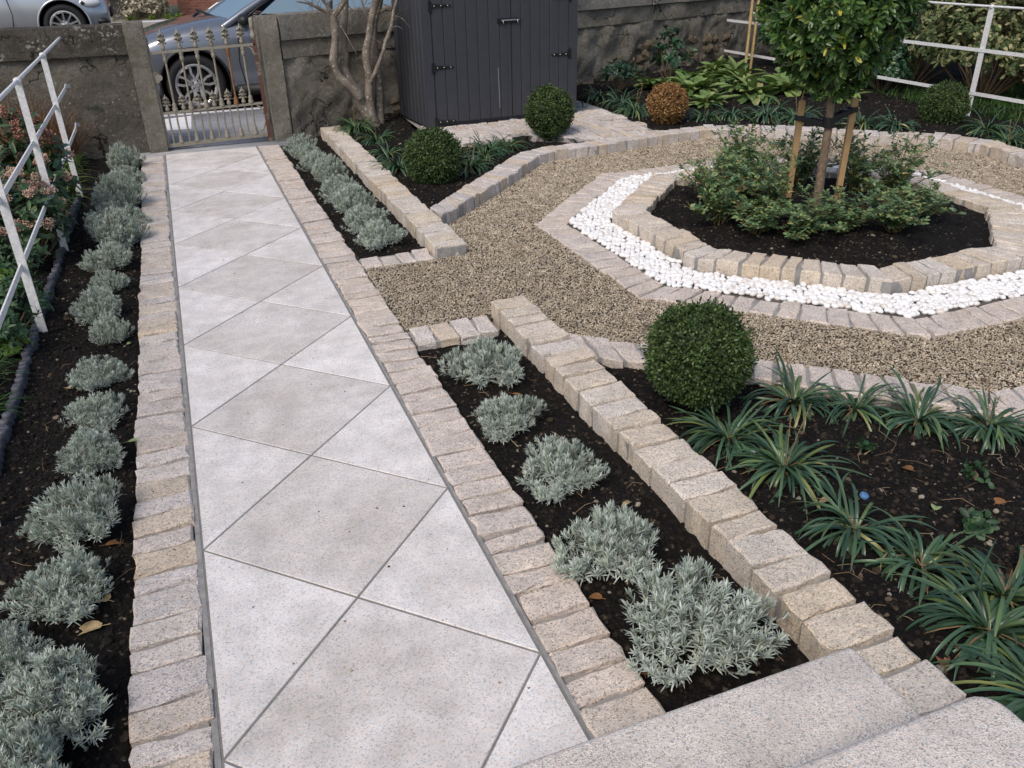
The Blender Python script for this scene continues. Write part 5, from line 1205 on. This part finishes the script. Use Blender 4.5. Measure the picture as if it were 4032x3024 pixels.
        nb = NB(); nb.tube([(1.50, f(.03), zb - .075), (1.66, f(.028), zb - .065), (3.6, f(.03), zb)], .013, 6); nb.bar((2.62, f(.034), zb - .05), (2.72, f(.235), zt - .03), .05, .02, (0, -1, 0)); nb.tube([(1.5, f(.03), zb - .075), (1.75, f(.085), zb + .09), (2.34, f(.236), zt - .02)], .012, 6); fin(nb, 'window_trim', TRIM)
        nb = NB(); e_, q_, t_ = ellipsoid(14, 10); nb.add(e_ * (.075, .12, .07) + (1.545, f(-.10), zb - .03), q_); nb.F.append((t_, 0)); nb.bar((1.57, f(.04), zb - .08), (1.56, f(-.06), zb - .06), .05, .03); fin(nb, 'door_mirror', TRIM if k > .9 else paint)
        nb = NB(); g_ = -.003; pr_ = [(1.47, .99 * k - .02), (1.45, .8 * k), (1.43, .6 * k), (1.46, .36), (1.52, .27)]
        nb.tube([(x, f(.018 if z > .9 * k else .004), z) for x, z in pr_], .006, 5, caps=False); nb.tube([(2.60, f(.05), 1.02 * k), (2.60, f(.006), .8 * k), (2.60, f(.004), .3)], .006, 5, caps=False); fin(nb, 'door_gap', TRIM)
        nb = NB(); nb.bar((2.32, f(-.012), .86 * k), (2.50, f(-.012), .87 * k), .03, .025); fin(nb, 'door_handle', paint)
        nb = NB(); nb.bar((1.36, f(.0), .26), (Ln - 1.4, f(.0), .26), .05, .11); fin(nb, 'sill', TRIM)
        nb = NB(); nb.add(e_ * (.20, .075, .075) + (.30, f(.115), .70 * (k if k > .9 else .93)), q_); nb.F.append((t_, 0)); hl = fin(nb, 'headlight', LAMP)
        nb = NB(); nb.add(e_ * (.03, .02, .03) + (.38, f(.035), .71 * (k if k > .9 else .93)), q_); nb.F.append((t_, 0)); fin(nb, 'lamp', DARKALLOY, hl)
        nb = NB(); nb.add(e_ * (.10, .06, .055) + (.14, f(.15), .37), q_); nb.F.append((t_, 0)); fin(nb, 'fog_lamp', TRIM)
    nb = NB(); V = []
    for x, z, iy in ((2.22, zt + .0, .26), (2.7, zt + .055, .25), (3.3, zt + .04, .25), (Ln - .35, zb + .1, .14)):
        for q in range(7): u = -1 + q / 3; V.append((x, C + u * (C - iy), z + .03 * (1 - u * u)))
    nb.add(V, [(i * 7 + q, i * 7 + q + 1, (i + 1) * 7 + q + 1, (i + 1) * 7 + q) for i in range(3) for q in range(6)]); fin(nb, 'roof', paint)
    nb = NB(); nb.box(1.3, Ln - .5, .10, Wd - .10, 1.0 * k - .05, 1.0 * k + .03); fin(nb, 'interior', TRIM)
    nb = NB(); nb.box(-.012, .02, C - .45, C + .45, .42, .56); fin(nb, 'grille', TRIM)
    return t
def carpaint(name, col, met=.75, rough=.28): 
    m, nt, b = new_mat(name); b.inputs['Base Color'].default_value = (*col, 1); b.inputs['Metallic'].default_value = met; b.inputs['Roughness'].default_value = rough; b.inputs['Coat Weight'].default_value = 1; b.inputs['Coat Roughness'].default_value = .03; return m
car('grey-blue hatchback parked just beyond the iron gate, nose to the left', -.42, 9.84, -.10, 1, carpaint('steel_blue_paint', (.21, .23, .265), .55, .22), 4.4, 1.85, 1.0, .885, .355, .243, 5)
car('silver car parked across the street above the left wall, nose to the right', -.56, 14.85, .335, -1, carpaint('silver_paint', (.52, .53, .55), .7, .3), 4.3, 1.76, .86, .705, .33, .225, 10)

# ------------------------------------------------------------------ across the street
nb = NB(); t = empty('street_wall', (-6, 18.7, .5)); tag(t, 'low dark stone wall across the street behind the silver car', 'wall')
part_of(t, rough_wall('render', (-16, 18.6), (.42, 18.6), .3, 1.05, .3, COPING_DARK, None, .05, seed=51, step=.08), rough_wall('coping', (-16, 18.55), (.46, 18.55), 1.055, 1.2, .4, COPING_DARK, None, .03, seed=54, step=.08))
m, ntb, bb = new_mat('red_brick'); br = ntb.nodes.new('ShaderNodeTexBrick'); br.inputs['Color1'].default_value = (.25, .085, .05, 1); br.inputs['Color2'].default_value = (.34, .14, .09, 1); br.inputs['Mortar'].default_value = (.3, .27, .23, 1); br.inputs['Scale'].default_value = 4.5; br.inputs['Mortar Size'].default_value = .012
mp = ntb.nodes.new('ShaderNodeMapping'); mp.inputs['Rotation'].default_value = (PI / 2, 0, 0); L(ntb, coords(ntb), mp.inputs[0]); L(ntb, mp.outputs[0], br.inputs['Vector']); L(ntb, br.outputs[0], bb.inputs['Base Color']); bb.inputs['Roughness'].default_value = .9
nb = NB(); nb.box(.62, 14, 19.6, 19.9, .3, 2.2); tag(nb.obj('brick_wall', m, None, False), 'red brick wall across the street above the parked car bonnet', 'wall')
for i, (x, y, R_, H_, lab) in enumerate([(-.22, 18.3, .30, .36, 'dried pale flower clump at the foot of the street wall'), (.12, 18.32, .28, .34, 'second dried pale flower clump nearer the brick wall across the street')]):
    plant('dried_hydrangea', b_bush(410, .3, .36, island_mat('dried_flower', [(0, (.2, .16, .09)), (.5, (.42, .37, .26)), (1, (.55, .5, .38))], .9), 420, .05, .035, 12, shell=.4, prof='oval'), (x, y, .5), i * 2, 1, lab, 'dried plant', 'dried plants across the street')
for i, x in enumerate([-.75, -.35, .05, .36, .55]):
    plant('grass_tuft#s', b_tuft(420, GRASSY, 60, .16, .010), (x, 18.1 + .05 * (i % 2), .5), i, 1.2, 'grass tuft at the foot of the street wall, %s from the silver car' % ordn[i], 'grass tuft', 'grass tufts across the street')
for i, x in enumerate([-6.5, -4.3, -2.3, -.5]):
    plant('hedge_bush', b_bush(430, 1, 1.6, GRASSD, 2600, .12, .06, 12, shell=.6, prof='oval'), (x, 20.2, .4), i * 1.7, (1.2, .9, 1.1), 'garden hedge bush behind the street wall, %s from the left' % ordn[i], 'hedge', 'hedge bushes across the street')
nb = NB(); nb.box(-14, 15, 27, 34, .3, 7.0); t = empty('brick_house', (0, 30, .3)); tag(t, 'brick house across the street facing the garden', 'house'); part_of(t, nb.obj('walls', m, None, False))
nb = NB(); nb.add([(-14.4, 26.6, 6.95), (15.4, 26.6, 6.95), (15.4, 30.5, 9.6), (-14.4, 30.5, 9.6), (15.4, 34.4, 6.95), (-14.4, 34.4, 6.95)], [(0, 1, 2, 3), (3, 2, 4, 5)]); part_of(t, nb.obj('roof', simple('slate', (.07, .075, .085), .7, nscale=3), None, False))
for x in (-10, -5.5, -1, 3.5, 8, 12):
    for z in (1.4, 4.4):
        nb = NB(); nb.box(x - .55, x + .55, 26.94, 26.995, z, z + 1.6); f_ = nb.obj('window', simple('window_frame', (.7, .7, .7), .5), None, False); part_of(t, f_)
        nb = NB(); nb.box(x - .47, x + .47, 26.92, 26.938, z + .08, z + 1.52); o = nb.obj('pane', GLASS, f_, False)
